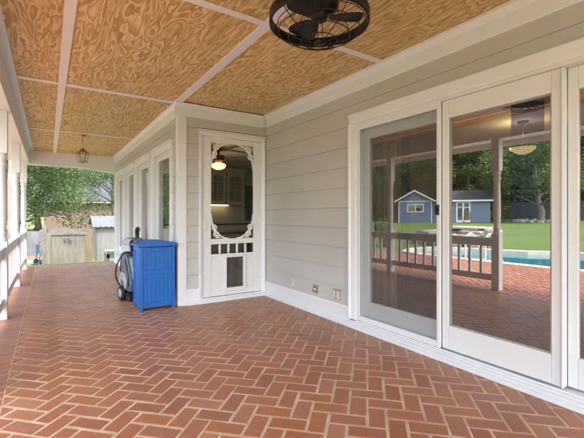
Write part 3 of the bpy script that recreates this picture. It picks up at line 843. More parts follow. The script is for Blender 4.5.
g_.lathe([(rb-.003,zb_+.004),(rt-.003,zt_-.024)], (0,0,0), 6, smooth=False, caps=False); g_.build('glass', M['clear'], ln)
m = MB()
for k in range(3):
    a = 2*pi*k/3; m.lathe([(.008,zb_+.002),(.008,zb_+.07),(.004,zb_+.072),(.009,zb_+.09),(.0,zb_+.115)], (.022*cos(a), .022*sin(a), 0), 8)
m.build('candle_bulbs', M['candle'], ln)

# ------------------------------------------------------------------ blue bin
bx0, bx1, by0, by1 = .790*H, 1.150*H, 4.04*H, 4.40*H
bw, bd, bh = bx1-bx0, by1-by0, .665*H
bn = empty('storage_bin', ((bx0+bx1)/2, (by0+by1)/2, 0), label='bright blue painted wooden bin with arched lid by house corner', cat='bin')
w2_, d2_ = bw/2, bd/2; pt = .036
for sx in (-1, 1):
    for sy in (-1, 1):
        MB().box(sx*w2_, sx*(w2_-pt), sy*d2_, sy*(d2_-pt), 0, bh).build('corner_post', M['blue'], bn, .003)
for z in (.045, bh*.565, bh-.055):
    for s in (-1, 1):
        MB().box(-w2_+pt+.0005, w2_-pt-.0005, s*(d2_-.003), s*(d2_-.026), z, z+.05).build('cross_rail', M['blue'], bn, .003)
        MB().box(s*(w2_-.003), s*(w2_-.026), -d2_+pt+.0005, d2_-pt-.0005, z, z+.05).build('cross_rail', M['blue'], bn, .003)
m = MB(); npk = 7; inner = w2_-pt
for s in (-1, 1):
    for i in range(npk):
        a = -inner+2*inner*i/npk; b = a+2*inner/npk-.0004
        m.box(a+.001, b, s*(d2_-.012), s*(d2_-.024), .03, bh-.01)
    id_ = d2_-pt
    for i in range(npk):
        a = -id_+2*id_*i/npk; b = a+2*id_/npk-.0004
        m.box(s*(w2_-.012), s*(w2_-.024), a+.001, b, .03, bh-.01)
m.box(-w2_+.03, w2_-.03, -d2_+.03, d2_-.03, .03, .05)
m.build('plank_panel', M['blue'], bn, .0015)
m = MB(); ov = .022; N = 16
top = [(-w2_-ov+(bw+2*ov)*i/N, bh+.028+.038*(1-(2*i/N-1)**2)) for i in range(N+1)]
m.prism([(-w2_-ov, bh+.001)]+top+[(w2_+ov, bh+.001)], -d2_-ov, d2_+ov, 'y')
m.build('lid', M['blue'], bn, .005)
m = MB(); m.prism([(-w2_-ov-.004, bh+.006), (-w2_-ov-.004, bh+.036)]+[(x, z+.008) for x, z in top[1:-1]]+[(w2_+ov+.004, bh+.036), (w2_+ov+.004, bh+.006)], -d2_-ov-.014, -d2_-ov-.0005, 'y')
m.build('lid_trim', M['blue'], bn, .003)

# ------------------------------------------------------------------ carpet cleaner
cc = empty('carpet_cleaner', (.86*H, 4.72*H, 0), R(12), label='grey blue upright carpet cleaner with black hose behind blue bin', cat='carpet cleaner')
m = MB(); m.prism([(-.20,.02),(-.20,.07),(-.12,.12),(.16,.12),(.18,.06),(.18,.02)], -.15, .15, 'x'); 
m.build('base', M['black'], cc, .015)
m = MB(); m.prism([(-.16,.1205),(-.19,.24),(-.13,.42),(-.03,.60),(.06,.66),(.13,.62),(.17,.40),(.16,.1205)], -.13, .12, 'x'); m.build('tank_body', M['machine'], cc, .03, seg=3)
m = MB(); m.prism([(-.195,.30),(-.14,.46),(-.06,.58),(-.04,.56),(-.11,.43),(-.16,.28)], -.09, .08, 'x'); m.build('front_cover', M['machine_light'], cc, .012)
for s, x in ((-1, -.165), (1, .15)):
    wv = MB().lathe([(0,-.02),(.085,-.02),(.10,-.008),(.10,.012),(.085,.02),(0,.02)], (x, .02, .10), 24, 'x').build('wheel', M['rubber'], cc)
    MB().lathe([(0,-.026),(.035,-.026),(.06,-.0205),(.06,.0205),(.035,.026),(0,.026)], (x, .02, .10), 20, 'x').build('hub', M['machine_light'], wv)
m = MB(); m.lathe([(0,-.014),(.05,-.014),(.055,-.006),(.085,-.006),(.09,-.014),(.118,-.014),(.128,0),(.118,.012),(0,.012)], (-.139, .03, .245), 28, 'x'); m.build('side_disc', M['machine_light'], cc)
MB().lathe([(0,-.020),(.03,-.019),(.048,-.0142),(.048,.0),(0,.0)], (-.139, .03, .245), 20, 'x').build('disc_cap', M['machine'], cc)
m = MB().tube([(-.131,-.13,.20),(-.131,-.15,.30),(-.131,-.10,.42),(-.131,-.02,.55)], .010, 6).tube([(-.131,.10,.62),(-.131,.13,.45),(-.131,.14,.38)], .008, 6); m.build('seam_strip', M['black'], cc)
m = MB().tube([(0,.08,.65),(0,.02,.73),(-.03,-.04,.80)], .024, 10); m.build('stem', M['black'], cc)
m = MB(); m.prism([(-.24,.745),(-.225,.79),(-.13,.83),(.04,.835),(.12,.79),(.10,.745)], -.13, .10, 'x'); m.build('head', M['machine_light'], cc, .018, seg=3)
m = MB(); m.prism([(-.20,.80),(-.12,.838),(.02,.842),(.05,.832),(-.12,.826),(-.19,.79)], -.09, .06, 'x'); m.build('top_panel', M['machine'], cc, .004)
m = MB().tube([(.0,-.10,.83),(.01,-.07,.875),(.03,-.02,.925),(.07,.05,.955),(.10,.09,.945)], [.022,.026,.03,.032,.022], 12).tube([(-.10,-.17,.80),(-.13,-.22,.785),(-.14,-.26,.73)], [.02,.026,.02], 10).tube([(.04,.0,.91),(.05,.03,.87),(.05,.05,.83)], .012, 8); m.build('grip', M['black'], cc)
hose = [(-.06,-.1,.60),(-.14,-.12,.66),(-.21,-.12,.62),(-.265,-.10,.50),(-.27,-.07,.38),(-.24,-.05,.28),(-.19,-.03,.20),(-.15,-.02,.17)]
def cat(pts, k=5):
    P = [Vector(p) for p in pts]; o = []
    for i in range(len(P)-1):
        a, b, c, d = P[max(0,i-1)], P[i], P[i+1], P[min(len(P)-1,i+2)]
        for j in range(k):
            t = j/k; o.append(.5*((2*b)+(c-a)*t+(2*a-5*b+4*c-d)*t*t+(3*b-a-3*c+d)*t**3))
    return o+[P[-1]]
MB().tube(cat(hose), .009, 8).build('hose', M['black'], cc)

# ------------------------------------------------------------------ rooms behind the glass
def room(x0, x1, y0, y1, z0, z1, skip=()):
    pass
wl = MB()
ZI = 2.48
fl = MB().box(XR+.161, 9.0, -6, YD-.06, .0, .045).box(XW+.151, 9.0, YD+.152, YE, 0, .0449).build('floor', M['infloor']); fl.name = 'indoor_floor'; tag(fl, kind='structure', label='dark wooden floor inside the house')
cl = MB().box(XR+.161, 9.0, -6, YD-.06, ZI, ZI+.05).box(XW+.151, 9.0, YD+.152, YE, ZI, ZI+.05).build('ceiling', M['inceil']); cl.name = 'indoor_ceiling'; tag(cl, kind='structure', label='plain ceiling inside the house')
wi = MB().box(9.0, 9.1, -6, YE, 0, ZI+.05).box(XR+.161, 8.999, YD-.059, YD+.10, .0, ZI+.04).box(XR+.161, 8.999, -6.1, -6.001, 0, ZI).build('wall', M['inwall']); wi.name = 'indoor_wall'; tag(wi, kind='structure', label='tan walls inside the house')
# curtains
def curtain(y0, y1, x, mat, label, amp=.03, freq=26, z1=2.2):
    m = MB(); N = int((y1-y0)*160)+8; vs = []
    for i in range(N+1):
        y = y0+(y1-y0)*i/N; d = amp*sin(freq*2*pi*(y-y0)/2.2)+.008*sin(61*y)
        for z in (.06, z1): vs += [(x+d*(1.15 if z < 1 else .8), y, z)]
    m.add(vs, [(2*i, 2*i+2, 2*i+3, 2*i+1) for i in range(N)], True)
    o = m.build('curtain', mat); o.modifiers.new('thick', 'SOLIDIFY').thickness = .004
    tag(o, label, 'curtain', 'curtains behind the sliding glass door'); return o
curtain(2.52, 2.98, XR+.30, M['tancloth'], 'tan pleated curtain at the left end inside the sliding door')
curtain(2.37, 2.47, XR+.31, M['navycloth'], 'narrow navy curtain beside the tan one inside the door')
curtain(1.20, 1.42, XR+.32, M['bluecloth'], 'blue sheer curtain behind the middle glass panel')
rd = MB().tube([(XR+.31, -.2, 2.22), (XR+.31, 3.02, 2.22)], .012, 8).build('curtain_rod', M['bronze']); tag(rd, 'dark curtain rod inside above the sliding door', 'curtain rod')
# bowl pendant
pl = empty('pendant_lamp', (5.62, 2.56, ZI), label='lit amber glass bowl lamp seen through the sliding door', cat='lamp')
MB().lathe([(0,-.0005),(.07,-.001),(.07,-.02),(.02,-.03),(.009,-.035),(.009,-.36),(0,-.36)], (0,0,0), 16).build('stem', M['bronze'], pl)
MB().lathe([(.012,-.47),(.05,-.465),(.11,-.44),(.155,-.40),(.165,-.375),(.160,-.375),(.15,-.398),(.105,-.435),(.05,-.458),(.0,-.462)], (0,0,0), 28).build('glass_bowl', M['lamp'], pl)
def point(name, loc, e, col, r=.1):
    d = bpy.data.lights.new(name, 'POINT'); d.energy = e; d.color = col; d.shadow_soft_size = r
    o = bpy.data.objects.new(name, d); C.objects.link(o); o.location = loc
point('pendant_glow', (5.62, 2.56, ZI-.22), 2.6, (1,.72,.38), .05)
point('fan_glow', (2.86, 7.0, ZI-.56), 2.2, (1,.72,.4), .08)
# kitchen
kf = empty('indoor_fan', (2.86, 7.0, ZI), label='indoor ceiling fan with lit amber bowl seen through screen door', cat='ceiling fan')
MB().lathe([(0,-.0005),(.08,-.001),(.08,-.03),(.03,-.05),(.02,-.06),(.02,-.13),(.11,-.14),(.12,-.16),(.12,-.23),(.07,-.26),(.05,-.28),(0,-.28)], (0,0,0), 24).build('motor_housing', M['mahogany'], kf)
for k in range(5):
    a = R(8+72*k); m = MB(); vs = []
    for r_, w_ in ((.12,.03),(.2,.05),(.55,.068),(.6,.05)):
        for s in (-1, 1):
            for dz in (0, .008): vs.append((r_*cos(a)-s*w_*sin(a), r_*sin(a)+s*w_*cos(a), -.215+s*w_*.2+dz))
    fs = []
    for i in range(3):
        p, q_ = i*4, i*4+4; fs += [(p, q_, q_+2, p+2), (p+1, p+3, q_+3, q_+1), (p, p+1, q_+1, q_), (p+2, q_+2, q_+3, p+3)]
    fs += [(0,2,3,1), (12,13,15,14)]; m.add(vs, fs); m.build('blade', M['mahogany'], kf)
MB().lathe([(0,-.42),(.06,-.415),(.12,-.385),(.145,-.345),(.14,-.31),(.06,-.2805),(0,-.2802)], (0,0,0), 24).build('light_bowl', M['bulbglow'], kf)
cb = empty('wall_cabinet', (4.15, YE-.36, 1.44), label='white kitchen wall cabinet with two arched glass doors', cat='cabinet')
m = MB(); m.box(-.56, .56, .34, .355, 0, .92).box(-.56, -.52, .0, .34, 0, .92).box(.52, .56, 0, .34, 0, .92).box(-.52, .52, 0, .34, 0, .03).box(-.52, .52, 0, .34, .86, .92).box(-.52, .52, .03, .34, .32, .335).box(-.52, .52, .03, .34, .60, .615).box(-.60, .60, -.04, .36, .9205, 1.02)
m.build('carcass', M['cabinet'], cb, .004)
for c in (-.27, .27):
    a, b = c-.24, c+.24; m = MB(); sw = .06
    m.box(a, a+sw, -.022, -.001, .02, .87).box(b-sw, b, -.022, -.001, .02, .87).box(a+sw, b-sw, -.022, -.001, .02, .09)
    poly = [(a+sw, .87), (a+sw, .72)]+[(c-(.24-sw)*cos(t), .72+.085*sin(t)) for t in [pi*i/10 for i in range(1,10)]]+[(b-sw, .72), (b-sw, .87)]
    m.prism(poly, -.022, -.001, 'y'); m.box(c-.008, c+.008, -.018, -.004, .09, .80).box(a+sw, b-sw, -.0175, -.0045, .40, .416).box(a+sw, b-sw, -.0175, -.0045, .62, .636)
    d_ = m.build('cabinet_door', M['cabinet'], cb, .002)
    MB().box(a+sw, b-sw, -.008, -.006, .09, .85).build('pane', M['clear'], d_)
ct = empty('kitchen_counter', (4.1, YE-.64, 0), label='white base cabinets under a dark kitchen countertop', cat='counter')
m = MB(); m.box(-1.6, 1.0, .02, .62, .10, .88); m.build('base_cabinet', M['cabinet'], ct, .004)
m = MB()
for i in range(5): m.box(-1.57+i*.52, -1.57+i*.52+.48, .0, .0195, .13, .86)
m.build('cabinet_doors', M['cabinet'], ct, .01)
MB().box(-1.65, 1.03, -.02, .635, .8805, .92).build('countertop', M['counter'], ct, .005)
st = MB().box(3.5, 4.3, YE-.16, YE-.10, 1.41, 1.438).build('strip_light', M['strip']); tag(st, 'warm strip light under the kitchen wall cabinet', 'lamp')
kt = empty('kitchen_table', (3.35, 7.6, 0.045), label='dark wooden table seen through the screen door', cat='table')
MB().box(-.75, .75, -.42, .42, .70, .745).build('tabletop', M['counter'], kt, .006)
for sx in (-1, 1):
    for sy in (-1, 1): MB().box(sx*.68-.03, sx*.68+.03, sy*.35-.03, sy*.35+.03, 0, .6995).build('leg', M['counter'], kt)
kw = empty('indoor_window', (5.25, YE-.002, 1.0), label='indoor window with white casing and dark patterned curtain', cat='window')
m = MB(); m.box(-.45, -.36, -.03, 0, -.1, 1.12).box(.36, .45, -.03, 0, -.1, 1.12).box(-.36, .36, -.03, 0, 1.03, 1.12).box(-.36, .36, -.04, 0, -.1, -.03); m.build('casing', M['cabinet'], kw, .004)
m = MB(); vs = []
for i in range(31):
    x = -.36+.72*i/30
    for z in (-.02, 1.02): vs.append((x, -.02+.012*sin(i*1.3), z))
m.add(vs, [(2*i, 2*i+2, 2*i+3, 2*i+1) for i in range(30)], True); m.build('curtain_panel', M['darkcloth'], kw)

# ------------------------------------------------------------------ far yard beyond the porch end
GZ = -.58
YG = 12.9*H
def board_wall(m, x0, x1, y, z0, z1, w, th, jit=.012, axis='x'):
    x = x0
    while x < x1-.01:
        b = min(x+w, x1); dz = random.uniform(-jit, jit); dy = random.uniform(-.003, .003)
        if axis == 'x': m.box(x+.0012, b-.0012, y+dy, y+th+dy, z0, z1+dz)
        else: m.box(y+dy, y+th+dy, x+.002, b-.002, z0, z1+dz)
        x = b
gx0, gx1 = -.002*YG, .083*YG
gt = empty('garden_gate', (gx0, YG, GZ), label='weathered grey wooden gate with black strap handle at porch end', cat='gate')
gw = gx1-gx0; gh = 1.24
m = MB(); board_wall(m, .1155, gw-.1355, .0, .03, gh-.20, .135, .02); m.build('board_panel', M['oldwood'], gt)
m = MB(); m.box(-.02, .115, -.030, .03, -.05, gh-.12).box(.0, gw-.02, -.0305, .03, gh-.195, gh-.125); m.build('gate_frame', M['oldwood'], gt, .004)
MB().box(gw-.135, gw-.035, -.029, .03, 0, gh-.196).build('hinge_stile', M['neww'], gt, .004)
m = MB(); board_wall(m, -.0, gw+.03, .035, gh-.11, gh+.03, .17, .02, .02); m.build('top_boards', M['oldwood'], gt)
m = MB().tube([(.50,-.05,gh-.40),(.47,-.055,gh-.36),(.52,-.06,gh-.33),(.62,-.06,gh-.36),(.70,-.05,gh-.44)], .014, 6); m.build('handle', M['black'], gt)
for x, h_, l, mt in ((gx0-.075, 1.36, 'thick square post at the left side of the wooden gate', 'oldwood'), (gx1+.02, 1.22, 'reddish post between the gate and the metal shed', 'neww')):
    o = MB().box(-.065, .065, -.065, .065, -.2, h_).build('gate_post', M[mt], None, .006, (x, YG+.03, GZ)); tag(o, l, 'post')
# low back fence, left of the gate
bf = empty('back_fence', (-2.6, 19.0, GZ), label='dark board fence in shade beyond the gate', cat='fence')
m = MB(); board_wall(m, -4.5, 2.55, .0, 0, 1.05, .14, .02, .02); m.build('board_panel', M['darkfence'], bf)
for i in range(4): MB().box(-4.3+2.2*i, -4.2+2.2*i, .021, .12, -.1, 1.1).build('fence_post', M['darkfence'], bf)
# metal shed
sx0, sy0, sh = 1.28*H+.02, 13.7*H, 1.30
ms = empty('metal_shed', (sx0, sy0, GZ), label='low grey ribbed metal shed with corrugated roof beside gate', cat='shed')
def ribbed(m, x0, x1, y, z0, z1, pitch=.17, d=.018):
    pts_ = []; x = x0
    while x < x1:
        pts_ += [(x, y), (min(x+pitch*.62, x1), y), (min(x+pitch*.70, x1), y-d), (min(x+pitch*.92, x1), y-d)]; x += pitch
    vs = [(a, b, z) for a, b in pts_ for z in (z0, z1)]
    m.add(vs, [(2*i, 2*i+2, 2*i+3, 2*i+1) for i in range(len(pts_)-1)])
m = MB(); ribbed(m, .03, 2.6, 0, 0, sh-.02); m.box(.02, 2.6, .021, 1.5, 0, sh-.03); m.build('wall', M['shedmetal'], ms)
MB().box(0, .05, -.03, .02, 0, sh-.01).build('corner_strip', M['shedroof'], ms)
m = MB(); vs = []; N = 60
for i in range(N+1):
    x = -.10+2.8*i/N; dz = .022*(1 if (i % 4) in (1, 2) else 0)
    vs += [(x, -.14, sh-.035+dz), (x, .80, sh+.38+dz), (x, 1.7, sh-.0+dz)]
fs = []
for i in range(N): fs += [(3*i, 3*i+3, 3*i+4, 3*i+1), (3*i+1, 3*i+4, 3*i+5, 3*i+2)]
m.add(vs, fs); m.build('roof', M['shedroof'], ms)
MB().prism([(.02, sh-.03), (1.5, sh-.03), (.80, sh+.36)], .02, .06, 'x').build('gable', M['shedmetal'], ms)
# grey bench
be = empty('potting_bench', (1.66, 11.9, GZ), label='small grey wooden potting bench at far end of window wall', cat='bench')
MB().box(-.28, .6, -.3, .3, .62, .70).box(-.27, .59, -.29, -.265, .50, .6195).build('bench_top', M['greywood'], be, .004)
for sx in (-.24, .52):
    for sy in (-.25, .25): MB().box(sx-.04, sx+.04, sy-.04, sy+.04, 0, .6198).build('leg', M['greywood'], be)
MB().box(-.2, .48, -.21, .21, .14, .17).build('shelf', M['greywood'], be)
# hand truck by the gate post
ht = empty('hand_cart', (-.30, 15.7, GZ), R(-60), label='blue upright hand cart with black wheels left of the gate', cat='cart')
m = MB(); 
for s in (-.16, .16): m.tube([(s,-.05,.12),(s,.08,.60),(s,.18,1.05),(s*.6,.24,1.14)], .018, 8)
m.tube([(-.1,.24,1.14),(.1,.24,1.14)], .018, 8)
for z, y in ((.35,.015),(.6,.08),(.85,.135)): m.tube([(-.16,y,z),(.16,y,z)], .014, 8)
m.box(-.2, .2, -.24, -.03, .03, .05); m.build('frame', M['tealplastic'], ht)
MB().box(-.14, .14, -.01, .0, .55, .95).build('back_plate', M['tealplastic'], ht)
for s in (-.24, .24):
    wv = MB().lathe([(.05,-.035),(.10,-.04),(.125,-.025),(.13,0),(.125,.025),(.10,.04),(.05,.035)], (s,.05,.13), 20, 'x').build('wheel', M['rubber'], ht)
    MB().lathe([(0,-.03),(.05,-.025),(.05,.025),(0,.03)], (s,.05,.13), 14, 'x').build('rim', M['steel'], wv)
ht.scale = (.72, .72, .72)
pth = MB().box(-3.5, .1, 16.2, 17.1, GZ-.3, GZ+.012).build('path', M['path']); tag(pth, kind='structure', label='pale concrete path beyond the gate')
md = MB().box(-3.5, .1, 17.12, 18.9, GZ-.3, GZ+.02).build('mulch_bed', M['dirt']); tag(md, kind='structure', label='brown mulch bed along the back fence')
# neighbour's brick house
nh = empty('brick_house', (6.5, 37, -.7), label='tan brick neighbour house with grey shingle roof behind tree', cat='house')
MB().box(-6.8, 7, 0, 8, 0, 3.05).build('wall', M['hbrick'], nh)
MB().box(-7.2, 7.4, -.42, -.38, 2.92, 3.1).box(-7.2, 7.4, -.38, 0, 3.05, 3.08).build('eave_fascia', M['outlet'], nh)
m = MB(); m.prism([(-.45, 3.1), (4, 5.5), (8.45, 3.1), (8.45, 3.02), (-.45, 3.02)], -7.25, 7.45, 'x'); m.build('roof', M['shingle'], nh)


# ------------------------------------------------------------------ trees
def leaves_mesh(name, clumps, per, size, mat, seed, squash=.8, droop=0):
    rng = np.random.default_rng(seed)
    P, S = [], []
    for (c, r) in clumps:
        n = int(per*(r**1.6))
        d = rng.normal(size=(n, 3)); d /= np.linalg.norm(d, axis=1)[:, None]
        rad = r*(.35+.75*rng.random(n)**.55)
        p = d*rad[:, None]; p[:, 2] *= squash
        p[:, 2] -= droop*np.linalg.norm(p[:, :2], axis=1)
        P.append(p+np.array(c)); S.append(np.full(n, rng.random()*.65))
    P = np.concatenate(P); n = len(P); tone = np.concatenate(S)+rng.random(n)*.35
    sz = size*(.6+.8*rng.random(n))
    nrm = rng.normal(size=(n, 3)); nrm[:, 2] = np.abs(nrm[:, 2])+.5; nrm /= np.linalg.norm(nrm, axis=1)[:, None]
    a = np.cross(nrm, rng.normal(size=(n, 3))); a /= np.linalg.norm(a, axis=1)[:, None]; b = np.cross(nrm, a)
    # a leaf spray: a six-point lens, slightly folded
    K = [(-1,0,0),(-.35,.42,.12),(.4,.36,.1),(1,0,-.1),(.4,-.36,.1),(-.35,-.42,.12)]
    V_ = np.stack([P+(a*k[0]+b*k[1]+nrm*k[2])*sz[:, None] for k in K], 1).reshape(-1, 3)
    F_ = np.arange(n*6).reshape(n, 6)
    me = bpy.data.meshes.new(name); me.vertices.add(n*6); me.vertices.foreach_set('co', V_.ravel())
    me.loops.add(n*6); me.loops.foreach_set('vertex_index', F_.ravel())
    me.polygons.add(n); me.polygons.foreach_set('loop_start', np.arange(n)*6); me.polygons.foreach_set('loop_total', np.full(n, 6))
    at = me.attributes.new('tone', 'FLOAT', 'POINT'); at.data.foreach_set('value', np.repeat(tone, 6))
    me.materials.append(mat); me.update(calc_edges=True); me.validate(); return me
def limb_path(a, b, n, wob, rng):
    a, b = Vector(a), Vector(b); o = []
    for i in range(n+1):
        t = i/n; p = a.lerp(b, t); k = wob*sin(pi*t)
        o.append(p+Vector((rng.uniform(-k,k), rng.uniform(-k,k), k*.3)))
    return o
def make_tree(height, spread, trunk_r, seed, leaf_mat, bark, label, group=None, crown_lo=.3, per=150, size=.16, nclump=34, lean=(0,0), name='tree', squash=.75):
    rng = random.Random(seed)
    r = empty(name, label=label, cat='tree', group=group)
    m = MB(); top = Vector((lean[0], lean[1], height*.8))
    tp = [Vector((lean[0]*t+rng.uniform(-1,1)*trunk_r*.5*(t > 0), lean[1]*t+rng.uniform(-1,1)*trunk_r*.5*(t > 0), height*.8*t)) for t in (0,.04,.12,.25,.4,.6,.8,1)]
    m.tube(tp, [trunk_r*k for k in (1.5,1.15,1,.9,.78,.55,.33,.12)], 12)
    clumps = []
    for i in range(nclump):
        t = (i+.5)/nclump; z = height*(crown_lo+(1-crown_lo)*t)
        env = spread*(math.sin(pi*min(1, (.16+.84*t)**.8))**.6 if t < .97 else .3)
        a = i*2.399+rng.uniform(-.4,.4); d = env*rng.uniform(.35,.95)
        k = max(0, min(1, (z/height)/.8))
        c = Vector((lean[0]*k+d*cos(a), lean[1]*k+d*sin(a), z+rng.uniform(-.3,.3)))
        cr = spread*rng.uniform(.20,.36)
        clumps.append((tuple(c), cr))
        if i % 2 == 0:
            zb0 = max(height*.15, (c.z-d*.55)*.92); kk = min(1, zb0/(height*.8)); base = Vector((lean[0]*kk, lean[1]*kk, min(zb0, height*.78)))
            m.tube(limb_path(base, c, 5, d*.12, rng), [trunk_r*q_ for q_ in (.36,.28,.2,.14,.09,.04)], 7)
    m.build('trunk', bark, r)
    cm = leaves_mesh('crown', clumps, per, size, leaf_mat, seed, squash)
    cr_ = bpy.data.objects.new('crown', cm); C.objects.link(cr_); cr_.parent = r
    return r
# big tree beyond the gate
t = make_tree(8.4, 4.6, .24, 3, M['leaf'], M['bark'], 'broad leafy green tree spreading over the gate and brick house', crown_lo=.23, per=560, size=.078, nclump=58); t.location = (-1.5, 25.5, -.6)
t = make_tree(8.0, 3.4, .18, 23, M['leaf'], M['bark'], 'smaller bright green tree right of the broad one beyond the shed', crown_lo=.42, per=560, size=.068, nclump=40); t.location = (4.0, 29.5, -.6)
tk = MB().tube([(0,0,-.7),(.03,0,.5),(.0,.05,2.5),(.08,0,5),(.1,.1,8)], [.24,.18,.16,.14,.09], 12)
t = empty('tall_tree', (-1.05*H, 16.2*H, 0), label='tall bare pale grey trunk seen between the left porch posts', cat='tree'); tk.build('trunk', M['bark_pale'], t)
cm = leaves_mesh('crown', [((random.uniform(-2,2), random.uniform(-2,2), 8+random.uniform(-.8,2)), 1.0) for _ in range(14)], 150, .15, M['leaf'], 5)
o = bpy.data.objects.new('crown', cm); C.objects.link(o); o.parent = t
# trees around the neighbour house and the side yard
base = make_tree(12.5, 4.8, .3, 11, M['leafdark'], M['bark'], 'dense dark tree standing behind the brick house', 'trees standing behind the brick house', .12, 300, .13, 46)
base.location = (-6.5, 47, -.6)
for i, (x, y, s) in enumerate([(-1, 50, 1.0), (4.5, 52, 1.1), (10, 50, .95), (15, 49, 1.05), (-11.5, 44, .9), (-5.5, 33, .62), (-9.5, 30, .6)]):
    c = copy_tree(base); c.location = (x, y, -.6); c.rotation_euler.z = i*1.7; c.scale = (s, s, s)
    if i > 4: c['label'] = ['', 'dark bushy tree left of the broad tree, partly behind the posts', 'dark bushy tree at far left beyond the white railing'][i-4]; c['group'] = 'bushy trees in the side yard'

# ------------------------------------------------------------------ garden on the pool side (seen in the glass)
sb = empty('blue_shed', (-25.2, 24.0, gz(-25, 22)-.06), R(-30), label='blue garden shed with white trim and gable roof beyond pool', cat='shed')
gy0, gy1 = -1.62, 1.62; hgt = 2.25
m = MB(); m.box(-3.6, 0, gy0, gy1, 0, hgt).box(-3.8, -.35, -6.7, gy0-.001, 0, hgt)
m.prism([(gy0, hgt), (gy1, hgt), ((gy0+gy1)/2, hgt+.92)], -.08, -.001, 'x'); m.build('wall', M['bluesiding'], sb)
m = MB(); yc = (gy0+gy1)/2
for s in (-1, 1):
    e = yc+s*1.92
    m.prism([(yc, hgt+1.07), (e, hgt-.0), (e, hgt-.10), (yc, hgt+.96)], -3.7, .28, 'x')
m.prism([(-.02, hgt+.02), (-.02, hgt-.06), (-2.1, hgt+.92), (-4.1, hgt-.06), (-4.1, hgt+.02), (-2.1, hgt+1.03)], -7.0, gy0-.3, 'y')
m.build('roof', M['shingle'], sb)
m = MB()
for s in (-1, 1):
    e = yc+s*1.93
    m.prism([(yc, hgt+1.09), (e, hgt+.01), (e, hgt-.14), (yc, hgt+.93)], .281, .31, 'x')
m.box(.001, .03, gy0, gy0+.1, 0, hgt).box(.001, .03, gy1-.1, gy1, 0, hgt).box(.001, .028, gy0+.1, gy1-.1, hgt-.12, hgt).box(-.015, .01, -7.0, gy0-.32, hgt-.13, hgt+.02)
m.build('trim', M['white'], sb)
w_ = MB(); a, b, c, d = yc-.85, yc+.75, 1.1, 1.95
w_.box(.001, .05, a, b, c, c+.12).box(.001, .05, a, b, d-.12, d).box(.001, .05, a, a+.12, c+.12, d-.12).box(.001, .05, b-.12, b, c+.12, d-.12).box(.001, .045, (a+b)/2-.04, (a+b)/2+.04, c+.12, d-.12)
wo = w_.build('window', M['white'], sb); MB().box(.001, .02, a+.11, b-.11, c+.11, d-.11).build('pane', M['glass'], wo)
w_ = MB(); a, b, c, d = -5.05, -3.8, .05, 2.1
w_.box(-.349, -.30, a, b, d-.12, d).box(-.349, -.30, a, a+.14, c, d-.12).box(-.349, -.30, b-.14, b, c, d-.12).box(-.349, -.31, (a+b)/2-.08, (a+b)/2+.08, c, d-.12).box(-.349, -.31, a+.14, b-.14, c, c+.3)
wo = w_.build('door', M['white'], sb); MB().box(-.349, -.33, a+.13, b-.13, c+.28, d-.11).build('pane', M['glass'], wo)
ch = empty('garden_chair', (-26.0, 18.9, gz(-26.0, 18.9)), R(-120), label='tan wooden garden chair standing on lawn by blue shed', cat='chair')
MB().box(-.3, .3, -.28, .28, .36, .41).build('seat', M['neww'], ch)
m = MB()
for i in range(5): m.box(-.28+i*.116, -.19+i*.116, .26, .29, .41, 1.0+.08*(1-abs(i-2)/2))
m.build('backrest', M['neww'], ch)
for sx in (-.27, .27):
    for sy in (-.25, .25): MB().box(sx-.03, sx+.03, sy-.03, sy+.03, 0, .36 if sy > 0 else .55).build('leg', M['neww'], ch)
for sx in (-.3, .3): MB().box(sx-.05, sx+.05, -.32, .28, .551, .58).build('armrest', M['neww'], ch)
# board fence across the back of the lawn
fx_ = -36.0
ff = empty('board_fence', (fx_, 20, .62), label='long dark board fence across the back of the lawn', cat='fence')
m = MB(); board_wall(m, -26, 30, 0, 0, 1.85, .16, .025, .015, axis='y'); m.build('board_panel', M['darkfence'], ff)
for i in range(0, 22): MB().box(-.12, -.001, -25.9+2.5*i, -25.78+2.5*i, 0, 1.9).build('fence_post', M['darkfence'], ff)
# lone tree with a stone ring
t = make_tree(9.5, 4.2, .26, 31, M['leaf'], M['bark_pale'], 'lone lawn tree with pale forked trunk inside a stone ring', crown_lo=.30, per=300, size=.11, nclump=42, lean=(.2,.9)); t.location = (-31.0, 15.0, gz(-31, 15)-.05)
def rock(mb_seed, sx, sy, sz):
    rng = random.Random(mb_seed); bm = bmesh.new(); n = rng.randint(6, 8)
    ring = [(cos(2*pi*i/n+rng.uniform(-.25,.25))*rng.uniform(.8,1.08), sin(2*pi*i/n+rng.uniform(-.25,.25))*rng.uniform(.8,1.08)) for i in range(n)]
    for z in (-1, -.2, .75, 1):
        for x, y in ring:
            k = (1 if abs(z) < .8 else .9)*rng.uniform(.94,1.05); bm.verts.new((x*sx*k, y*sy*k, z*sz+rng.uniform(-.1,.1)*sz))
    bmesh.ops.convex_hull(bm, input=bm.verts)
    bmesh.ops.delete(bm, geom=[v for v in bm.verts if not v.link_faces], context='VERTS')
    bmesh.ops.bevel(bm, geom=bm.edges[:], offset=.012, segments=1, affect='EDGES', clamp_overlap=True)
    bmesh.ops.recalc_face_normals(bm, faces=bm.faces[:])
    me = bpy.data.meshes.new('rock'); bm.to_mesh(me); bm.free(); me.materials.append(M['stone']); return me
rm = [rock(100+i, .3, .24, .15) for i in range(3)]
for i in range(18):
    a = 2*pi*i/18; o = bpy.data.objects.new('edging_stone', rm[i % 3]); C.objects.link(o)
    x, y = -31+1.9*cos(a), 15+1.9*sin(a); o.location = (x, y, gz(x, y)+.08); o.rotation_euler.z = a*1.3
    tag(o, 'pale stone in the ring around the lone lawn tree', 'stone', 'stones ringing the lone lawn tree')
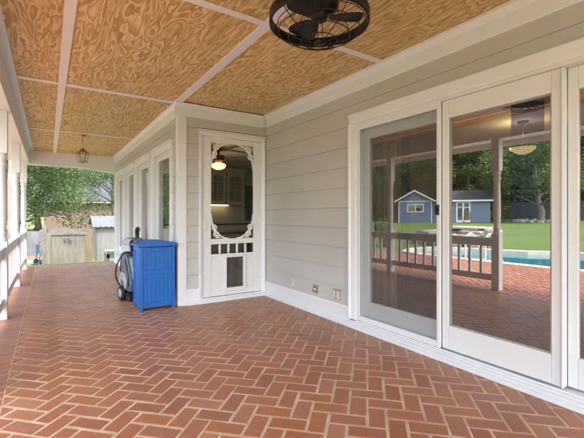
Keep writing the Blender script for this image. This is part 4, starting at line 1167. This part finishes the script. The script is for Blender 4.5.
# rock waterfall at the far end of the pool
RK = [(-7.6,7.4,.10,.55,.45,.16),(-7.5,8.2,.10,.6,.55,.16),(-7.7,9.1,.10,.6,.5,.17),(-7.9,10.0,.10,.6,.55,.17),(-7.9,7.7,.34,.62,.5,.09),(-7.8,8.6,.35,.6,.6,.09),(-8.2,9.5,.34,.6,.5,.1),
      (-8.1,8.2,.66,.6,.85,.05),(-8.3,9.0,.545,.55,.6,.055),(-8.6,7.5,.3,.5,.5,.3),(-8.7,10.3,.2,.5,.5,.3),(-7.7,6.95,.33,.30,.26,.38),(-8.0,7.9,.50,.55,.5,.06),(-8.0,8.7,.49,.5,.45,.06),(-8.2,9.9,.42,.4,.4,.06)]
rl = ['flat pale slab on top of the rock waterfall', 'second capstone on top of the rock waterfall']
for i, (x, y, z, a, b, c) in enumerate(RK):
    o = bpy.data.objects.new('waterfall_rock', rock(200+i, a, b, c)); C.objects.link(o); o.location = (x, y, z); o.rotation_euler.z = i*.9
    tag(o, rl[i-7] if i in (7, 8) else 'pale boulder in the stacked rock waterfall by the pool', 'rock', 'boulders of the pool waterfall')
# pool handrails
for i, y in enumerate((5.0, 5.52)):
    m = MB(); x = PATIO_X
    m.tube(cat([(x+.22,y,-.02),(x+.22,y,.45),(x+.12,y,.62),(x-.05,y,.66),(x-.25,y,.52),(x-.45,y,.2),(x-.6,y,-.1),(x-.62,y,-.3)], 6), .024, 10)
    o = m.build('pool_handrail', M['whitemetal']); tag(o, ['white curved pool handrail nearer the patio opening', 'white curved pool handrail nearer the rock waterfall'][i], 'handrail', 'curved handrails at the pool edge')
# potted plants near the rocks
for i, (x, y, s) in enumerate([(-5.2, 9.6, .8), (-5.8, 10.3, 1.0)]):
    r = empty('potted_plant', (x, y, gz(x, y)), label=['smaller bushy plant in a clay pot near the pool end', 'larger bushy plant in a clay pot behind the smaller one'][i], cat='plant', group='potted plants by the pool')
    MB().lathe([(.0,0),(.14*s,0),(.2*s,.28*s),(.22*s,.3*s),(.22*s,.34*s),(.18*s,.34*s),(.17*s,.3*s),(0,.3*s)], (0,0,0), 18).build('pot', M['soil'], r)
    o = bpy.data.objects.new('foliage', leaves_mesh('foliage', [((0,0,.6*s), .32*s), ((.1,.1,.75*s), .25*s), ((-.1,.05,.7*s), .25*s)], 1600, .06, M['leafdark'], 60+i)); C.objects.link(o); o.parent = r
# wood behind the fence
fa = make_tree(13.5, 4.6, .3, 41, M['leafdark'], M['bark'], 'tall dark woodland tree beyond the board fence', 'woodland trees beyond the board fence', .06, 260, .16, 52)
fb = make_tree(12.0, 4.4, .28, 42, M['leaf'], M['bark'], 'mid green woodland tree beyond the board fence', 'woodland trees beyond the board fence', .06, 240, .155, 48)
rng = random.Random(5); k = 0
for row, xx in enumerate((-40.5, -46.0)):
    yy = -1.0+row*2.3
    while yy < 58:
        src = (fa, fb)[(k+row) % 2]
        o = src if k < 2 else copy_tree(src)
        if k < 2: src.location = (xx, yy, .6)
        o.location = (xx+rng.uniform(-1,1), yy+rng.uniform(-.6,.6), .7); s = rng.uniform(.85,1.15)*(1+.22*row); o.scale = (s,s,s*rng.uniform(.95,1.15)); o.rotation_euler.z = rng.uniform(0,6)
        yy += rng.uniform(4.2,5.4); k += 1
# trees beside and left of the shed
for i, (x, y, s) in enumerate([(-30.5, 27.5, .85), (-27, 31, .8), (-22, 33.5, .75), (-16.5, 34, .72), (-33, 23, .8)]):
    o = copy_tree(fa); o.location = (x, y, .2); o.scale = (s,)*3; o.rotation_euler.z = i*2.1
    tag(o, 'dark tree standing close behind the blue garden shed', 'tree', 'dark trees close behind the blue shed')

# ------------------------------------------------------------------ camera, light, sky
cam = bpy.data.cameras.new('camera'); co = bpy.data.objects.new('camera', cam); C.objects.link(co)
cam.sensor_width = 36; cam.lens = 36*369/584; cam.shift_y = -4/584; cam.clip_end = 2000; cam.clip_start = .02
co.location = (0, 0, H); co.rotation_euler = (R(90), 0, -math.atan(244/369))
bpy.context.scene.camera = co
sdir = Vector((-.13, -.48, .86)).normalized()
sun = bpy.data.lights.new('sun', 'SUN'); sun.energy = 1.0; sun.angle = R(12); sun.color = (1, .975, .94)
so = bpy.data.objects.new('sun', sun); C.objects.link(so); so.rotation_euler = sdir.to_track_quat('Z', 'Y').to_euler()
wd = bpy.data.worlds.new('World'); bpy.context.scene.world = wd; wd.use_nodes = True
nt = wd.node_tree; bg = nt.nodes['Background']
sk = nt.nodes.new('ShaderNodeTexSky'); sk.sky_type = 'NISHITA'; sk.sun_disc = False
sk.sun_elevation = math.asin(sdir.z); sk.sun_rotation = math.atan2(sdir.x, sdir.y); sk.air_density = 1.2; sk.dust_density = 3.0; sk.ozone_density = 1.0
hs = nt.nodes.new('ShaderNodeHueSaturation'); hs.inputs['Saturation'].default_value = .66; nt.links.new(sk.outputs[0], hs.inputs['Color']); nt.links.new(hs.outputs[0], bg.inputs[0]); bg.inputs[1].default_value = .15
sc = bpy.context.scene
sc.view_settings.view_transform = 'Standard'; sc.view_settings.look = 'None'; sc.view_settings.gamma = 1; sc.view_settings.use_curve_mapping = False
sc.view_settings.exposure = 2.88
sc.cycles.max_bounces = 12; sc.cycles.diffuse_bounces = 6; sc.cycles.transparent_max_bounces = 24; sc.cycles.glossy_bounces = 5
sc.cycles.use_denoising = True
sc.cycles.sample_clamp_indirect = 6
